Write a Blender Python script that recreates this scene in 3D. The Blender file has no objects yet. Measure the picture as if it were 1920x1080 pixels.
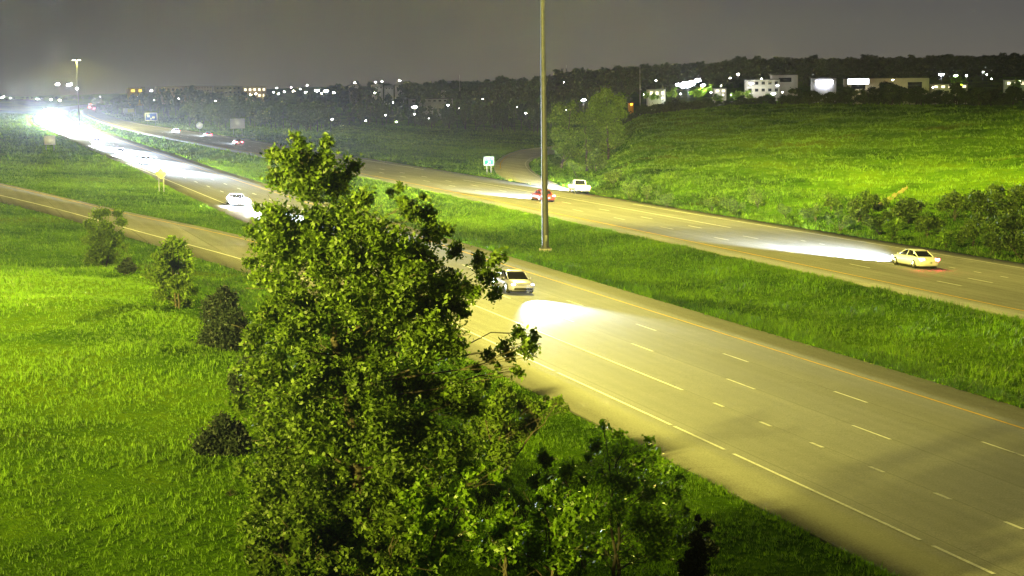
import bpy, math, random
import numpy as np
from mathutils import Matrix, Vector
R = math.radians
S = bpy.context.scene
COL = S.collection
rng = np.random.default_rng(7)
random.seed(7)

# ------------------------------------------------------------------ camera
F = 3285.89                      # focal length in pixels of a 1920 wide frame
H = 12.4                         # height above the near carriageway
TILT = R(3.4)                    # cross fall of the valley floor
CA, SA = math.cos(TILT), math.sin(TILT)
RY = np.array([[CA, 0, SA], [0, 1, 0], [-SA, 0, CA]])
MP = np.array([[0.94957844, 0.31341781, -0.00837065],
               [-0.31068465, 0.9442151, 0.10923778],
               [0.04214075, -0.1011292, 0.9939804]])      # columns: right, forward, up
MW = RY @ MP
CAM = np.array([0.0, 0.0, H])
cam = bpy.data.objects.new('camera', bpy.data.cameras.new('camera'))
COL.objects.link(cam)
S.camera = cam
cam.data.sensor_width = 36
cam.data.lens = F / 1920 * 36
cam.data.clip_start = 1
cam.data.clip_end = 12000
r_, f_, u_ = MW[:, 0], MW[:, 1], MW[:, 2]
cam.matrix_world = Matrix(((r_[0], u_[0], -f_[0], 0), (r_[1], u_[1], -f_[1], 0), (r_[2], u_[2], -f_[2], H), (0, 0, 0, 1)))

# ------------------------------------------------------------------ render, world
S.view_settings.view_transform = 'Standard'
S.view_settings.look = 'None'
S.view_settings.exposure = 0.45
S.view_settings.gamma = 1
S.cycles.max_bounces = 6
S.cycles.diffuse_bounces = 4
S.cycles.glossy_bounces = 2
S.cycles.transmission_bounces = 3
S.cycles.transparent_max_bounces = 4
S.cycles.volume_bounces = 0
S.cycles.sample_clamp_indirect = 3
S.cycles.caustics_reflective = False
S.cycles.caustics_refractive = False
S.cycles.use_light_tree = True

W = bpy.data.worlds.new('World')
S.world = W
W.use_nodes = True
nt = W.node_tree
nt.nodes.clear()
out = nt.nodes.new('ShaderNodeOutputWorld')
bg = nt.nodes.new('ShaderNodeBackground')
tc = nt.nodes.new('ShaderNodeTexCoord')
sep = nt.nodes.new('ShaderNodeSeparateXYZ')
rmp = nt.nodes.new('ShaderNodeValToRGB')
nt.links.new(tc.outputs['Generated'], sep.inputs[0])
nt.links.new(sep.outputs['Z'], rmp.inputs[0])
e = rmp.color_ramp.elements                      # night sky lit from below by the town
e[0].position = 0.0; e[0].color = (0.115, 0.103, 0.088, 1)
e[1].position = 1.0; e[1].color = (0.030, 0.031, 0.032, 1)
for p, c in ((0.02, (0.098, 0.094, 0.084, 1)), (0.05, (0.072, 0.070, 0.074, 1)), (0.2, (0.050, 0.049, 0.055, 1))):
    k = e.new(p); k.color = c
nz = nt.nodes.new('ShaderNodeTexNoise'); nz.inputs['Scale'].default_value = 3; nz.inputs['Detail'].default_value = 5
mx = nt.nodes.new('ShaderNodeMix'); mx.data_type = 'RGBA'; mx.blend_type = 'MULTIPLY'; mx.inputs[0].default_value = 0.35
nt.links.new(tc.outputs['Generated'], nz.inputs['Vector'])
nt.links.new(rmp.outputs[0], mx.inputs[6]); nt.links.new(nz.outputs['Fac'], mx.inputs[7])
nt.links.new(mx.outputs[2], bg.inputs[0])
gx = nt.nodes.new('ShaderNodeMapRange'); gx.interpolation_type = 'SMOOTHSTEP'      # town glow is stronger to the right
gx.inputs[1].default_value = 0.0; gx.inputs[2].default_value = 0.62; gx.inputs[3].default_value = 0.52; gx.inputs[4].default_value = 1.12
nt.links.new(sep.outputs['X'], gx.inputs[0]); nt.links.new(gx.outputs[0], bg.inputs[1])
nt.links.new(bg.outputs[0], out.inputs[0])

# ------------------------------------------------------------------ geometry helpers
# Layout is done in valley-floor coordinates: u to the right, v along the motorway, w above the floor.
def g2w(u, v, w=0.0):
    u, v, w = np.broadcast_arrays(np.asarray(u, float), np.asarray(v, float), np.asarray(w, float))
    return np.stack([u * CA - H * SA, v, H * (1 - CA) - u * SA + w], -1)

def w2g(x, y):
    return (x + H * SA) / CA, y

def sst(x, a, b):
    t = np.clip((np.asarray(x, float) - a) / (b - a), 0, 1)
    return t * t * (3 - 2 * t)

def itp(x, pts):
    return np.interp(x, [p[0] for p in pts], [p[1] for p in pts])

def plane_pt(px, py, w=0.0):
    d = MP @ np.array([px - 960, F, 540 - py])
    t = (w - H) / d[2]
    return d[0] * t, d[1] * t

SC = (H - 1.2) / H               # far carriageway stands 1.2 m higher
NEAR_R = [(20, 25.4), (60, 25.3), (95, 25.3), (112, 27.0), (130, 29.0), (174, 29.6), (230, 30.0), (282, 31.5), (400, 32.0), (524, 32.3), (661, 34.0), (760, 38), (900, 46), (1050, 57), (1250, 76), (1500, 105), (1900, 160)]
NEAR_L = [(20, 46.7), (102, 46.6), (158, 46.4), (300, 46.6), (391, 48.3), (482, 49.4), (600, 51.5), (751, 56), (900, 63), (1050, 73), (1250, 92), (1500, 121), (1900, 176)]
FAR_M = [(20, 61.8), (95, 61.9), (240, 62.4), (343, 60.6), (410, 58.5), (470, 56.6), (560, 56.0), (662, 58.5), (760, 62), (900, 69), (1050, 80), (1250, 99), (1500, 128), (1900, 184)]
FAR_O = [(20, 88), (128, 88.4), (170, 87.6), (223, 86.5), (260, 86.0), (300, 85.5), (372, 84), (480, 82.2), (560, 79.5), (650, 75.5), (760, 75.5), (900, 82), (1050, 92), (1250, 111), (1500, 141), (1900, 196)]
nR = lambda v: itp(v, NEAR_R)
nL = lambda v: itp(v, NEAR_L)
fM = lambda v: itp(v, FAR_M)
fO = lambda v: itp(v, FAR_O)

COLS = [-600, 0, 300, 650, 1000, 1180, 1400, 1650, 1920, 2500]
ROWS = [500, 700, 900, 1200, 1600, 2200, 3200, 6000]
TAB = np.array([[225, 205, 195, 188, 182, 178, 175, 172],
                [239, 218, 206, 197, 190, 186, 183, 180],
                [252, 231, 219, 209, 199, 186, 178, 174],
                [267, 246, 234, 222, 202, 178, 168, 162],
                [282, 262, 250, 232, 204, 172, 158, 152],
                [245, 240, 233, 212, 184, 152, 142, 136],
                [206, 204, 191, 181, 162, 138, 134, 134],
                [201, 202, 197, 184, 158, 132, 130, 130],
                [200, 202, 196, 180, 155, 128, 126, 126],
                [205, 206, 200, 180, 155, 128, 126, 126]], float)
CREST = [(-10, 96), (0, 104), (3.8, 106), (9.3, 106), (11.3, 88), (11.9, 76), (11.9, 20)]

def px_of(u, v):
    return 960 + F * np.tan(np.clip(np.arctan2(u, np.maximum(v, 1e-3)) - 0.3205, -1.2, 1.2))

def bump(u, v):
    return (np.sin(u * .31 + v * .17) + np.sin(u * .13 - v * .23 + 1.3) + .6 * np.sin(u * .61 + v * .47 + 2.1) + .5 * np.sin(u * .83 - v * .71))

_lat = np.random.default_rng(99).random((257, 257))
def vnoise(u, v, sc, off=0.0):
    x = (np.asarray(u, float) / sc + 37.3 + off) % 256; y = (np.asarray(v, float) / sc + 11.7 + off * 1.7) % 256
    i = np.floor(x).astype(int); j = np.floor(y).astype(int); a = x - i; b = y - j; a = a * a * (3 - 2 * a); b = b * b * (3 - 2 * b)
    i %= 256; j %= 256
    return (_lat[i, j] * (1 - a) + _lat[i + 1, j] * a) * (1 - b) + (_lat[i, j + 1] * (1 - a) + _lat[i + 1, j + 1] * a) * b
def fbm(u, v, sc, off=0.0):
    return (vnoise(u, v, sc, off) + .55 * vnoise(u, v, sc / 2.1, off + 5) + .3 * vnoise(u, v, sc / 4.3, off + 9)) / 1.85 - .5

def T(u, v):
    u = np.asarray(u, float); v = np.asarray(v, float)
    rr = np.hypot(u, v)
    px = px_of(u, v)
    a, b = nL(v), fM(v)
    t = np.clip((u - a) / np.maximum(b - a, .1), 0, 1)
    base = 1.2 * t - 0.55 * np.sin(np.pi * t) ** 1.5
    base = base - 0.06
    # knoll on the near left, crest bending away from the road
    cr = 11.9 + 0 * v
    slope_u = 2.3 * (1 - sst(u, 10.5, 20.5))
    slope_v = 1 - sst(v + 0.25 * np.maximum(0, 4 - u), 101, 124) 
    knoll = slope_u * slope_v
    knoll = knoll + (0.06 * bump(u, v) + .9 * fbm(u, v, 9.0, 7)) * (1 - sst(u, 12, 22)) * (1 - sst(v, 100, 130)) 
    # hill on the far side
    hz = itp(u, [(88.5, 0), (91, -.35), (94, -.1), (102, 1.9), (128, 5.3), (158, 9.2), (200, 15.2), (235, 16.5), (600, 17.5)])
    hm = sst(px, 1075, 1200)
    hill = np.where(u > 88.5, hz * hm, 0)
    hill = hill + np.where(u > 92, (0.10 + .12 * sst(u, 98, 115)) * bump(u * 1.3, v * .9) * hm * sst(u, 92, 98), 0)
    w = base + knoll + hill
    w = w + 0.10 * bump(u, v) * np.where((t > .15) & (t < .85), 1, 0) * np.sin(np.pi * t) * sst(-v, -300, -60)
    # distant country
    rc = np.clip(rr, ROWS[0], ROWS[-1])
    ci = np.interp(px, COLS, np.arange(len(COLS)))
    ri = np.interp(np.log(rc), np.log(ROWS), np.arange(len(ROWS)))
    c0 = np.clip(np.floor(ci).astype(int), 0, len(COLS) - 2); r0 = np.clip(np.floor(ri).astype(int), 0, len(ROWS) - 2)
    cf = ci - c0; rf = ri - r0
    cf = cf * cf * (3 - 2 * cf)
    y = (TAB[c0, r0] * (1 - cf) + TAB[c0 + 1, r0] * cf) * (1 - rf) + (TAB[c0, r0 + 1] * (1 - cf) + TAB[c0 + 1, r0 + 1] * cf) * rf
    yh = 206 + .0424 * (np.clip(px, -1500, 3500) - 960)
    wf = H - (y - yh) / F * rr
    m = sst(px, 1060, 1150)
    k = sst(rr, 850 + (430 - 850) * m, 1250 + (540 - 1250) * m)
    road = np.minimum(1, np.maximum(0, 1 - (np.maximum(nR(v) - 8 - u, u - fO(v) - 8)) / 40))
    road = np.where(v < 1700, road, road * (1 - sst(v, 1700, 1900)))
    k = np.where(px < 700, k * (1 - road), k)
    return w * (1 - k) + wf * k

def ground(u, v, lift=0.0):
    return g2w(u, v, T(u, v) + lift)

def ray_dir(px, py):
    d = MW @ np.array([px - 960, F, 540 - py])
    return d / math.hypot(d[0], d[1])

def at_r(px, py, r):
    return CAM + ray_dir(px, py) * r

def ground_px(px, py, lo=25.0, hi=3500.0):
    """where the line of sight through a picture point meets the terrain"""
    d = ray_dir(px, py)
    rs = np.geomspace(lo, hi, 1600)
    P = CAM[None] + rs[:, None] * d[None]
    u, v = w2g(P[:, 0], P[:, 1])
    g = ground(u, v)[:, 2]
    k = np.nonzero(P[:, 2] < g)[0]
    k = k[0] if len(k) else len(rs) - 1
    return np.array([P[k, 0], P[k, 1], g[k]])

def ground_z(x, y):
    u, v = w2g(x, y)
    return float(ground(u, v)[2])

def dist(P):
    return math.hypot(P[0], P[1])

# ------------------------------------------------------------------ object helpers
def tag(o, label=None, cat=None, group=None, kind=None):
    if label: o['label'] = label
    if cat: o['category'] = cat
    if group: o['group'] = group
    if kind: o['kind'] = kind
    return o

def empty(name, loc=(0, 0, 0), rot=None):
    o = bpy.data.objects.new(name, None); COL.objects.link(o)
    o.empty_display_size = .2
    o.location = loc
    if rot is not None: o.rotation_euler = rot
    return o

def link(name, me, parent=None, loc=None):
    o = bpy.data.objects.new(name, me); COL.objects.link(o)
    if parent is not None: o.parent = parent
    if loc is not None: o.location = loc
    return o

def kids(o):
    return [c for c in bpy.data.objects if c.parent is o]

def copy_tree(o, parent=None, childmap=None):
    c = o.copy(); COL.objects.link(c)
    if parent is not None: c.parent = parent
    for ch in list(o.children):
        copy_tree(ch, c)
    return c

def npmesh(name, V, faces, mats, tone=None, smooth=False, fm=None, uv=None):
    """faces: list of (N,k) integer arrays"""
    me = bpy.data.meshes.new(name)
    V = np.asarray(V, np.float32)
    faces = [np.asarray(f, np.int32) for f in faces if len(f)]
    nl = sum(f.size for f in faces); nf = sum(len(f) for f in faces)
    me.vertices.add(len(V)); me.loops.add(nl); me.polygons.add(nf)
    me.vertices.foreach_set('co', V.ravel())
    me.loops.foreach_set('vertex_index', np.concatenate([f.ravel() for f in faces]))
    starts, tot = [], 0
    for f in faces:
        starts.append(tot + np.arange(len(f), dtype=np.int32) * f.shape[1]); tot += f.size
    me.polygons.foreach_set('loop_start', np.concatenate(starts).astype(np.int32))
    if fm is not None: me.polygons.foreach_set('material_index', np.asarray(fm, np.int32))
    for m in (mats if isinstance(mats, (list, tuple)) else [mats]): me.materials.append(m)
    me.update(calc_edges=True)
    if smooth: me.polygons.foreach_set('use_smooth', np.ones(nf, bool))
    if tone is not None:
        at = me.attributes.new('tone', 'FLOAT', 'POINT'); at.data.foreach_set('value', np.asarray(tone, np.float32))
    if uv is not None:
        l = me.uv_layers.new(name='UVMap')
        idx = np.concatenate([f.ravel() for f in faces])
        l.data.foreach_set('uv', np.asarray(uv, np.float32)[idx].ravel())
    return me

class MB:
    """gathers simple solids into one mesh"""
    def __init__(s): s.V = []; s.Fq = []; s.Ft = []; s.n = 0; s.smooth = False
    def add(s, V, Q=(), Tr=()):
        V = np.asarray(V, float).reshape(-1, 3)
        if len(Q): s.Fq.append(np.asarray(Q) + s.n)
        if len(Tr): s.Ft.append(np.asarray(Tr) + s.n)
        s.V.append(V); s.n += len(V); return s
    def box(s, c, d, M=None):
        c = np.array(c, float); d = np.array(d, float) / 2
        P = np.array([[x, y, z] for x in (-1, 1) for y in (-1, 1) for z in (-1, 1)], float) * d
        if M is not None: P = P @ np.asarray(M).T
        return s.add(P + c, [[0, 1, 3, 2], [4, 6, 7, 5], [0, 4, 5, 1], [2, 3, 7, 6], [0, 2, 6, 4], [1, 5, 7, 3]])
    def tube(s, p, q, r0, r1, n=8, cap=True):
        p = np.array(p, float); q = np.array(q, float); d = q - p; L = np.linalg.norm(d)
        if L < 1e-6: return s
        d /= L; a = np.cross(d, [0, 0, 1.0]) if abs(d[2]) < .9 else np.cross(d, [1.0, 0, 0])
        a /= np.linalg.norm(a); b = np.cross(d, a)
        t = np.arange(n) / n * 2 * np.pi
        ring = np.cos(t)[:, None] * a + np.sin(t)[:, None] * b
        V = np.concatenate([p + ring * r0, q + ring * r1, [p], [q]])
        i = np.arange(n); j = (i + 1) % n
        Q = np.stack([i, j, j + n, i + n], 1)
        Tr = np.concatenate([np.stack([j, i, 0 * i + 2 * n], 1), np.stack([i + n, j + n, 0 * i + 2 * n + 1], 1)]) if cap else ()
        return s.add(V, Q, Tr)
    def path(s, pts, rs, n=6):
        for i in range(len(pts) - 1): s.tube(pts[i], pts[i + 1], rs[i], rs[i + 1], n)
        return s
    def ball(s, c, r, n=10, m=6, sc=(1, 1, 1)):
        V = []; Q = []
        for i in range(m + 1):
            for j in range(n):
                a, b = math.pi * i / m, 2 * math.pi * j / n
                V.append((c[0] + r * sc[0] * math.sin(a) * math.cos(b), c[1] + r * sc[1] * math.sin(a) * math.sin(b), c[2] + r * sc[2] * math.cos(a)))
        for i in range(m):
            for j in range(n):
                Q.append((i * n + j, i * n + (j + 1) % n, (i + 1) * n + (j + 1) % n, (i + 1) * n + j))
        return s.add(V, Q)
    def loft(s, secs):
        """secs: list of equal length closed loops"""
        secs = np.asarray(secs, float); k, n, _ = secs.shape
        i = np.arange(n); j = (i + 1) % n
        Q = np.concatenate([np.stack([a * n + i, a * n + j, (a + 1) * n + j, (a + 1) * n + i], 1) for a in range(k - 1)])
        c0, c1 = secs[0].mean(0), secs[-1].mean(0)
        V = np.concatenate([secs.reshape(-1, 3), [c0], [c1]])
        Tr = np.concatenate([np.stack([j, i, 0 * i + k * n], 1), np.stack([(k - 1) * n + i, (k - 1) * n + j, 0 * i + k * n + 1], 1)])
        return s.add(V, Q, Tr)
    def mesh(s, name, m, smooth=False):
        V = np.concatenate(s.V); fs = []
        if s.Fq: fs.append(np.concatenate(s.Fq))
        if s.Ft: fs.append(np.concatenate(s.Ft))
        return npmesh(name, V, fs, m, smooth=smooth)
    def build(s, name, m, parent=None, smooth=False):
        return link(name, s.mesh(name, m, smooth), parent)

# ------------------------------------------------------------------ materials
def newmat(name):
    m = bpy.data.materials.new(name); m.use_nodes = True
    n = m.node_tree; b = n.nodes['Principled BSDF']
    return m, n, b

def N(n, t, **kw):
    x = n.nodes.new(t)
    for k, v in kw.items():
        if k in x.inputs: x.inputs[k].default_value = v
        else: setattr(x, k, v)
    return x

def ramp(n, src, stops):
    r = n.nodes.new('ShaderNodeValToRGB'); el = r.color_ramp.elements
    el[0].position, el[0].color = stops[0][0], (*stops[0][1], 1)
    el[1].position, el[1].color = stops[-1][0], (*stops[-1][1], 1)
    for p, c in stops[1:-1]: k = el.new(p); k.color = (*c, 1)
    n.links.new(src, r.inputs[0]); return r.outputs[0]

def mixc(n, f, a, b, mode='MIX'):
    x = n.nodes.new('ShaderNodeMix'); x.data_type = 'RGBA'; x.blend_type = mode
    for i, s in ((0, f), (6, a), (7, b)):
        if hasattr(s, 'links'): n.links.new(s, x.inputs[i])
        elif isinstance(s, (int, float)): x.inputs[i].default_value = s
        else: x.inputs[i].default_value = (*s, 1)
    return x.outputs[2]

def mth(n, op, a, b=0.0, c=0.0):
    x = n.nodes.new('ShaderNodeMath'); x.operation = op
    for i, s in enumerate((a, b, c)):
        if hasattr(s, 'links'): n.links.new(s, x.inputs[i])
        else: x.inputs[i].default_value = s
    return x.outputs[0]

def noise(n, scale, detail=4, rough=.55, coord=None, dist_=0):
    x = N(n, 'ShaderNodeTexNoise', Scale=scale, Detail=detail, Roughness=rough, Distortion=dist_)
    if coord is None:
        g = n.nodes.new('ShaderNodeNewGeometry'); coord = g.outputs['Position']
    n.links.new(coord, x.inputs['Vector']); return x.outputs['Fac']

def simple(name, col, rough=.6, metal=0, var=.25, scale=3.0, emis=None, strength=0):
    m, n, b = newmat(name)
    tcn = n.nodes.new('ShaderNodeTexCoord')
    f = noise(n, scale, 5, .6, tcn.outputs['Object'])
    c = ramp(n, f, [(.3, tuple(x * (1 - var) for x in col)), (.7, tuple(min(1, x * (1 + var * .6)) for x in col))])
    n.links.new(c, b.inputs['Base Color'])
    b.inputs['Roughness'].default_value = rough; b.inputs['Metallic'].default_value = metal
    if emis:
        b.inputs['Emission Color'].default_value = (*emis, 1); b.inputs['Emission Strength'].default_value = strength
    return m

def emit(name, col, st):
    m, n, b = newmat(name)
    b.inputs['Base Color'].default_value = (.6, .6, .6, 1)
    b.inputs['Emission Color'].default_value = (*col, 1); b.inputs['Emission Strength'].default_value = st
    m.cycles.emission_sampling = 'NONE'
    return m

def leafmat(name, dark, light, trans=.35, rough=.45):
    m, n, b = newmat(name)
    at = n.nodes.new('ShaderNodeAttribute'); at.attribute_name = 'tone'
    c = ramp(n, at.outputs['Fac'], [(0, dark), (1, light)])
    n.links.new(c, b.inputs['Base Color'])
    b.inputs['Roughness'].default_value = rough
    tr = n.nodes.new('ShaderNodeBsdfTranslucent')
    c2 = mixc(n, 1.0, c, (1.0, 1.15, .5), 'MULTIPLY'); n.links.new(c2, tr.inputs[0])
    mxs = n.nodes.new('ShaderNodeMixShader'); mxs.inputs[0].default_value = trans
    n.links.new(b.outputs[0], mxs.inputs[1]); n.links.new(tr.outputs[0], mxs.inputs[2])
    n.links.new(mxs.outputs[0], n.nodes['Material Output'].inputs[0])
    return m

def grassmat(name):
    m, n, b = newmat(name)
    at = n.nodes.new('ShaderNodeAttribute'); at.attribute_name = 'tone'
    big = noise(n, .12, 6, .6); mid = noise(n, 1.1, 6, .65); fine = noise(n, 7, 5, .7)
    t = mth(n, 'ADD', at.outputs['Fac'], mth(n, 'MULTIPLY', mth(n, 'SUBTRACT', big, .5), .7))
    t = mth(n, 'ADD', t, mth(n, 'MULTIPLY', mth(n, 'SUBTRACT', mid, .5), .75))
    t = mth(n, 'ADD', t, mth(n, 'MULTIPLY', mth(n, 'SUBTRACT', fine, .5), .45))
    c = ramp(n, t, [(0, (.012, .036, .003)), (.35, (.034, .085, .003)), (.7, (.085, .175, .005)), (1, (.135, .225, .006))])
    dry = noise(n, .045, 4, .5)
    dm = ramp(n, dry, [(.60, (0, 0, 0)), (.72, (1, 1, 1))])
    c = mixc(n, mth(n, 'MULTIPLY', dm, .55), c, (.16, .15, .02))
    n.links.new(c, b.inputs['Base Color']); b.inputs['Roughness'].default_value = .9
    b.inputs['Specular IOR Level'].default_value = 0.0; b.inputs['Roughness'].default_value = 1.0
    bp = N(n, 'ShaderNodeBump', Strength=.9, Distance=.25)
    n.links.new(mth(n, 'ADD', mid, fine), bp.inputs['Height']); n.links.new(bp.outputs[0], b.inputs['Normal'])
    return m

def roadmat(name, u0=43.5, lane=3.66, tintf=1.0):
    m, n, b = newmat(name)
    uv = n.nodes.new('ShaderNodeUVMap'); sp = n.nodes.new('ShaderNodeSeparateXYZ'); n.links.new(uv.outputs[0], sp.inputs[0])
    U, V_ = sp.outputs['X'], sp.outputs['Y']
    g = noise(n, 9, 6, .75); st = noise(n, .22, 6, .65); sp2 = noise(n, 16, 3, .8)
    mp = N(n, 'ShaderNodeMapping'); mp.inputs['Scale'].default_value = (1.1, .04, 1); n.links.new(uv.outputs[0], mp.inputs[0])
    strk = noise(n, 1.0, 5, .6, mp.outputs[0])
    t = mth(n, 'ADD', mth(n, 'MULTIPLY', g, .35), mth(n, 'MULTIPLY', st, .3)); t = mth(n, 'ADD', t, mth(n, 'MULTIPLY', strk, .35)); 
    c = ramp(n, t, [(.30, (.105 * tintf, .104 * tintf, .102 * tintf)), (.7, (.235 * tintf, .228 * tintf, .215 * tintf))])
    sc_ = ramp(n, sp2, [(.32, (.45, .45, .45)), (.60, (1.25, 1.25, 1.25))]); c = mixc(n, 1.0, c, sc_, 'MULTIPLY')
    # wheel tracks, two per lane
    ph = mth(n, 'FRACT', mth(n, 'DIVIDE', mth(n, 'SUBTRACT', U, u0), lane / 2))
    tr = ramp(n, mth(n, 'ABSOLUTE', mth(n, 'SUBTRACT', ph, .5)), [(.05, (.78, .78, .78)), (.38, (1, 1, 1))])
    c = mixc(n, .8, c, tr, 'MULTIPLY')
    # every slab was cast a little lighter or darker; oil drips along the lane centres
    cb = n.nodes.new('ShaderNodeCombineXYZ'); n.links.new(mth(n, 'FLOOR', mth(n, 'DIVIDE', mth(n, 'SUBTRACT', U, u0), lane)), cb.inputs[0]); n.links.new(mth(n, 'FLOOR', mth(n, 'DIVIDE', V_, 18.3)), cb.inputs[1])
    wn = n.nodes.new('ShaderNodeTexWhiteNoise'); n.links.new(cb.outputs[0], wn.inputs['Vector']); c = mixc(n, 1.0, c, ramp(n, wn.outputs['Value'], [(0, (.84, .84, .84)), (1, (1.12, 1.12, 1.12))]), 'MULTIPLY')
    pc = mth(n, 'ABSOLUTE', mth(n, 'SUBTRACT', mth(n, 'FRACT', mth(n, 'DIVIDE', mth(n, 'SUBTRACT', U, u0), lane)), .5)); c = mixc(n, mth(n, 'MULTIPLY', ramp(n, pc, [(.03, (1, 1, 1)), (.13, (0, 0, 0))]), mth(n, 'MULTIPLY', strk, .55)), c, (.06, .055, .05))
    # saw-cut joints
    def joint(src, off, per, wd):
        f = mth(n, 'FRACT', mth(n, 'DIVIDE', mth(n, 'SUBTRACT', src, off), per))
        d = mth(n, 'MULTIPLY', mth(n, 'SUBTRACT', .5, mth(n, 'ABSOLUTE', mth(n, 'SUBTRACT', f, .5))), per)
        return ramp(n, mth(n, 'DIVIDE', d, wd), [(.5, (1, 1, 1)), (1, (0, 0, 0))])
    jl = joint(U, u0 + .12, lane, .045); jt = joint(V_, 1.3, 6.1, .035)
    c = mixc(n, mth(n, 'MULTIPLY', jl, .6), c, (.035, .035, .03)); c = mixc(n, mth(n, 'MULTIPLY', jt, .38), c, (.035, .035, .03))
    # cracks
    vo = N(n, 'ShaderNodeTexVoronoi', Scale=.11); vo.feature = 'DISTANCE_TO_EDGE'; 
    ds = N(n, 'ShaderNodeTexNoise', Scale=.5, Detail=6); geo = n.nodes.new('ShaderNodeNewGeometry'); n.links.new(geo.outputs['Position'], ds.inputs['Vector'])
    va = n.nodes.new('ShaderNodeVectorMath'); va.operation = 'MULTIPLY_ADD'; n.links.new(ds.outputs['Color'], va.inputs[0]); va.inputs[1].default_value = (4, 4, 4); n.links.new(geo.outputs['Position'], va.inputs[2]); n.links.new(va.outputs[0], vo.inputs['Vector'])
    ck = ramp(n, vo.outputs['Distance'], [(.0, (1, 1, 1)), (.006, (0, 0, 0))]); c = mixc(n, mth(n, 'MULTIPLY', ck, .35), c, (.05, .045, .04))
    n.links.new(c, b.inputs['Base Color']); b.inputs['Roughness'].default_value = .75
    bp = N(n, 'ShaderNodeBump', Strength=.25, Distance=.02); n.links.new(g, bp.inputs['Height']); n.links.new(bp.outputs[0], b.inputs['Normal'])
    return m

def paintmat(name, col):
    m, n, b = newmat(name)
    f = noise(n, 6, 5, .7); c = ramp(n, f, [(.32, tuple(x * .55 for x in col)), (.5, col)])
    n.links.new(c, b.inputs['Base Color']); b.inputs['Roughness'].default_value = .6
    return m

M = {}
M['grass'] = grassmat('grass')
M['blade'] = leafmat('grass_blade', (.022, .060, .002), (.200, .350, .006), .48, .6)
M['leaf'] = leafmat('leaf', (.028, .055, .004), (.150, .235, .012), .45, .58)
M['leaf_bright'] = leafmat('leaf_bright', (.07, .14, .006), (.22, .36, .015), .5, .42)
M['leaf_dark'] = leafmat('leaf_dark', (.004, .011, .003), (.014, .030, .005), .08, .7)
M['leaf_far'] = leafmat('leaf_far', (.012, .028, .008), (.055, .095, .020), .2, .7)
M['bark'] = simple('bark', (.075, .062, .04), .9, 0, .45, 6)
M['bark_dark'] = simple('bark_dark', (.045, .04, .03), .9, 0, .4, 6)
M['road'] = roadmat('concrete')
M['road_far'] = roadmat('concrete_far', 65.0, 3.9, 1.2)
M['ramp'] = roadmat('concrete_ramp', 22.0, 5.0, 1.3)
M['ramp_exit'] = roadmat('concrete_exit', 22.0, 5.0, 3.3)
M['white'] = paintmat('road_white', (.80, .79, .76))
M['yellow'] = paintmat('road_yellow', (.72, .42, .015))
M['steel'] = simple('galvanised_steel', (.095, .095, .10), .55, .3, .25, 2)
M['steel_far'] = simple('pole_steel', (.30, .30, .29), .6, .2, .2, 2)
M['concrete'] = simple('cast_concrete', (.33, .32, .30), .9, 0, .3, 4)
M['dirt'] = simple('bare_earth', (.24, .20, .055), .95, 0, .55, .8)
M['tyre'] = simple('tyre_rubber', (.02, .02, .02), .85, 0, .2, 8)
M['rim'] = simple('wheel_rim', (.55, .55, .55), .35, .8, .15, 8)
M['glass_car'] = simple('car_glass', (.012, .013, .016), .08, 0, .1, 2)
M['trim'] = simple('black_trim', (.018, .018, .018), .6, 0, .2, 6)
M['head'] = emit('headlight_lens', (.85, .90, 1.0), 2500)
M['head_dim'] = emit('headlight_lens_dipped', (.93, .96, 1.0), 14)
M['tail'] = emit('taillight_lens', (1.0, .02, .05), 30)
M['brake'] = emit('brake_light_lens', (1.0, .04, .08), 120)

# ------------------------------------------------------------------ high mast light
def mast_light(parent, z, energy, col, cap, aim=None, cutoff=(.03, .16)):
    L = bpy.data.lights.new('floodlight', 'POINT'); L.energy = energy; L.color = col; L.shadow_soft_size = 1.1
    L.use_nodes = True; n = L.node_tree
    em = n.nodes['Emission']; t = n.nodes.new('ShaderNodeTexCoord'); s = n.nodes.new('ShaderNodeSeparateXYZ')
    n.links.new(t.outputs['Normal'], s.inputs[0])
    c = mth(n, 'ABSOLUTE', s.outputs['Z'])
    cc = mth(n, 'MAXIMUM', c, cap)
    i = mth(n, 'DIVIDE', 1.0, mth(n, 'POWER', cc, MASTPOW))       # wide throw of high mast luminaires
    cut = n.nodes.new('ShaderNodeMapRange'); cut.inputs[1].default_value = cutoff[0]; cut.inputs[2].default_value = cutoff[1]; n.links.new(mth(n, 'MULTIPLY', s.outputs['Z'], -1.0), cut.inputs[0])
    i = mth(n, 'MULTIPLY', i, cut.outputs[0])
    if aim:                                                       # more heads of the ring are aimed at the interchange quadrant
        for ax, ay, lo_, hi_, gain in aim:
            dt = mth(n, 'ADD', mth(n, 'MULTIPLY', s.outputs['X'], ax), mth(n, 'MULTIPLY', s.outputs['Y'], ay))
            ar = n.nodes.new('ShaderNodeMapRange'); ar.interpolation_type = 'SMOOTHSTEP'; ar.inputs[1].default_value = lo_; ar.inputs[2].default_value = hi_; ar.inputs[3].default_value = 1.0; ar.inputs[4].default_value = gain
            n.links.new(dt, ar.inputs[0]); i = mth(n, 'MULTIPLY', i, ar.outputs[0])
    n.links.new(i, em.inputs['Strength'])
    o = bpy.data.objects.new('floodlight', L); COL.objects.link(o); o.parent = parent; o.location = (0, 0, z)
    return o
MASTPOW = 2.1
LIGHTCOL = (1.0, .88, .15)

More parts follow.
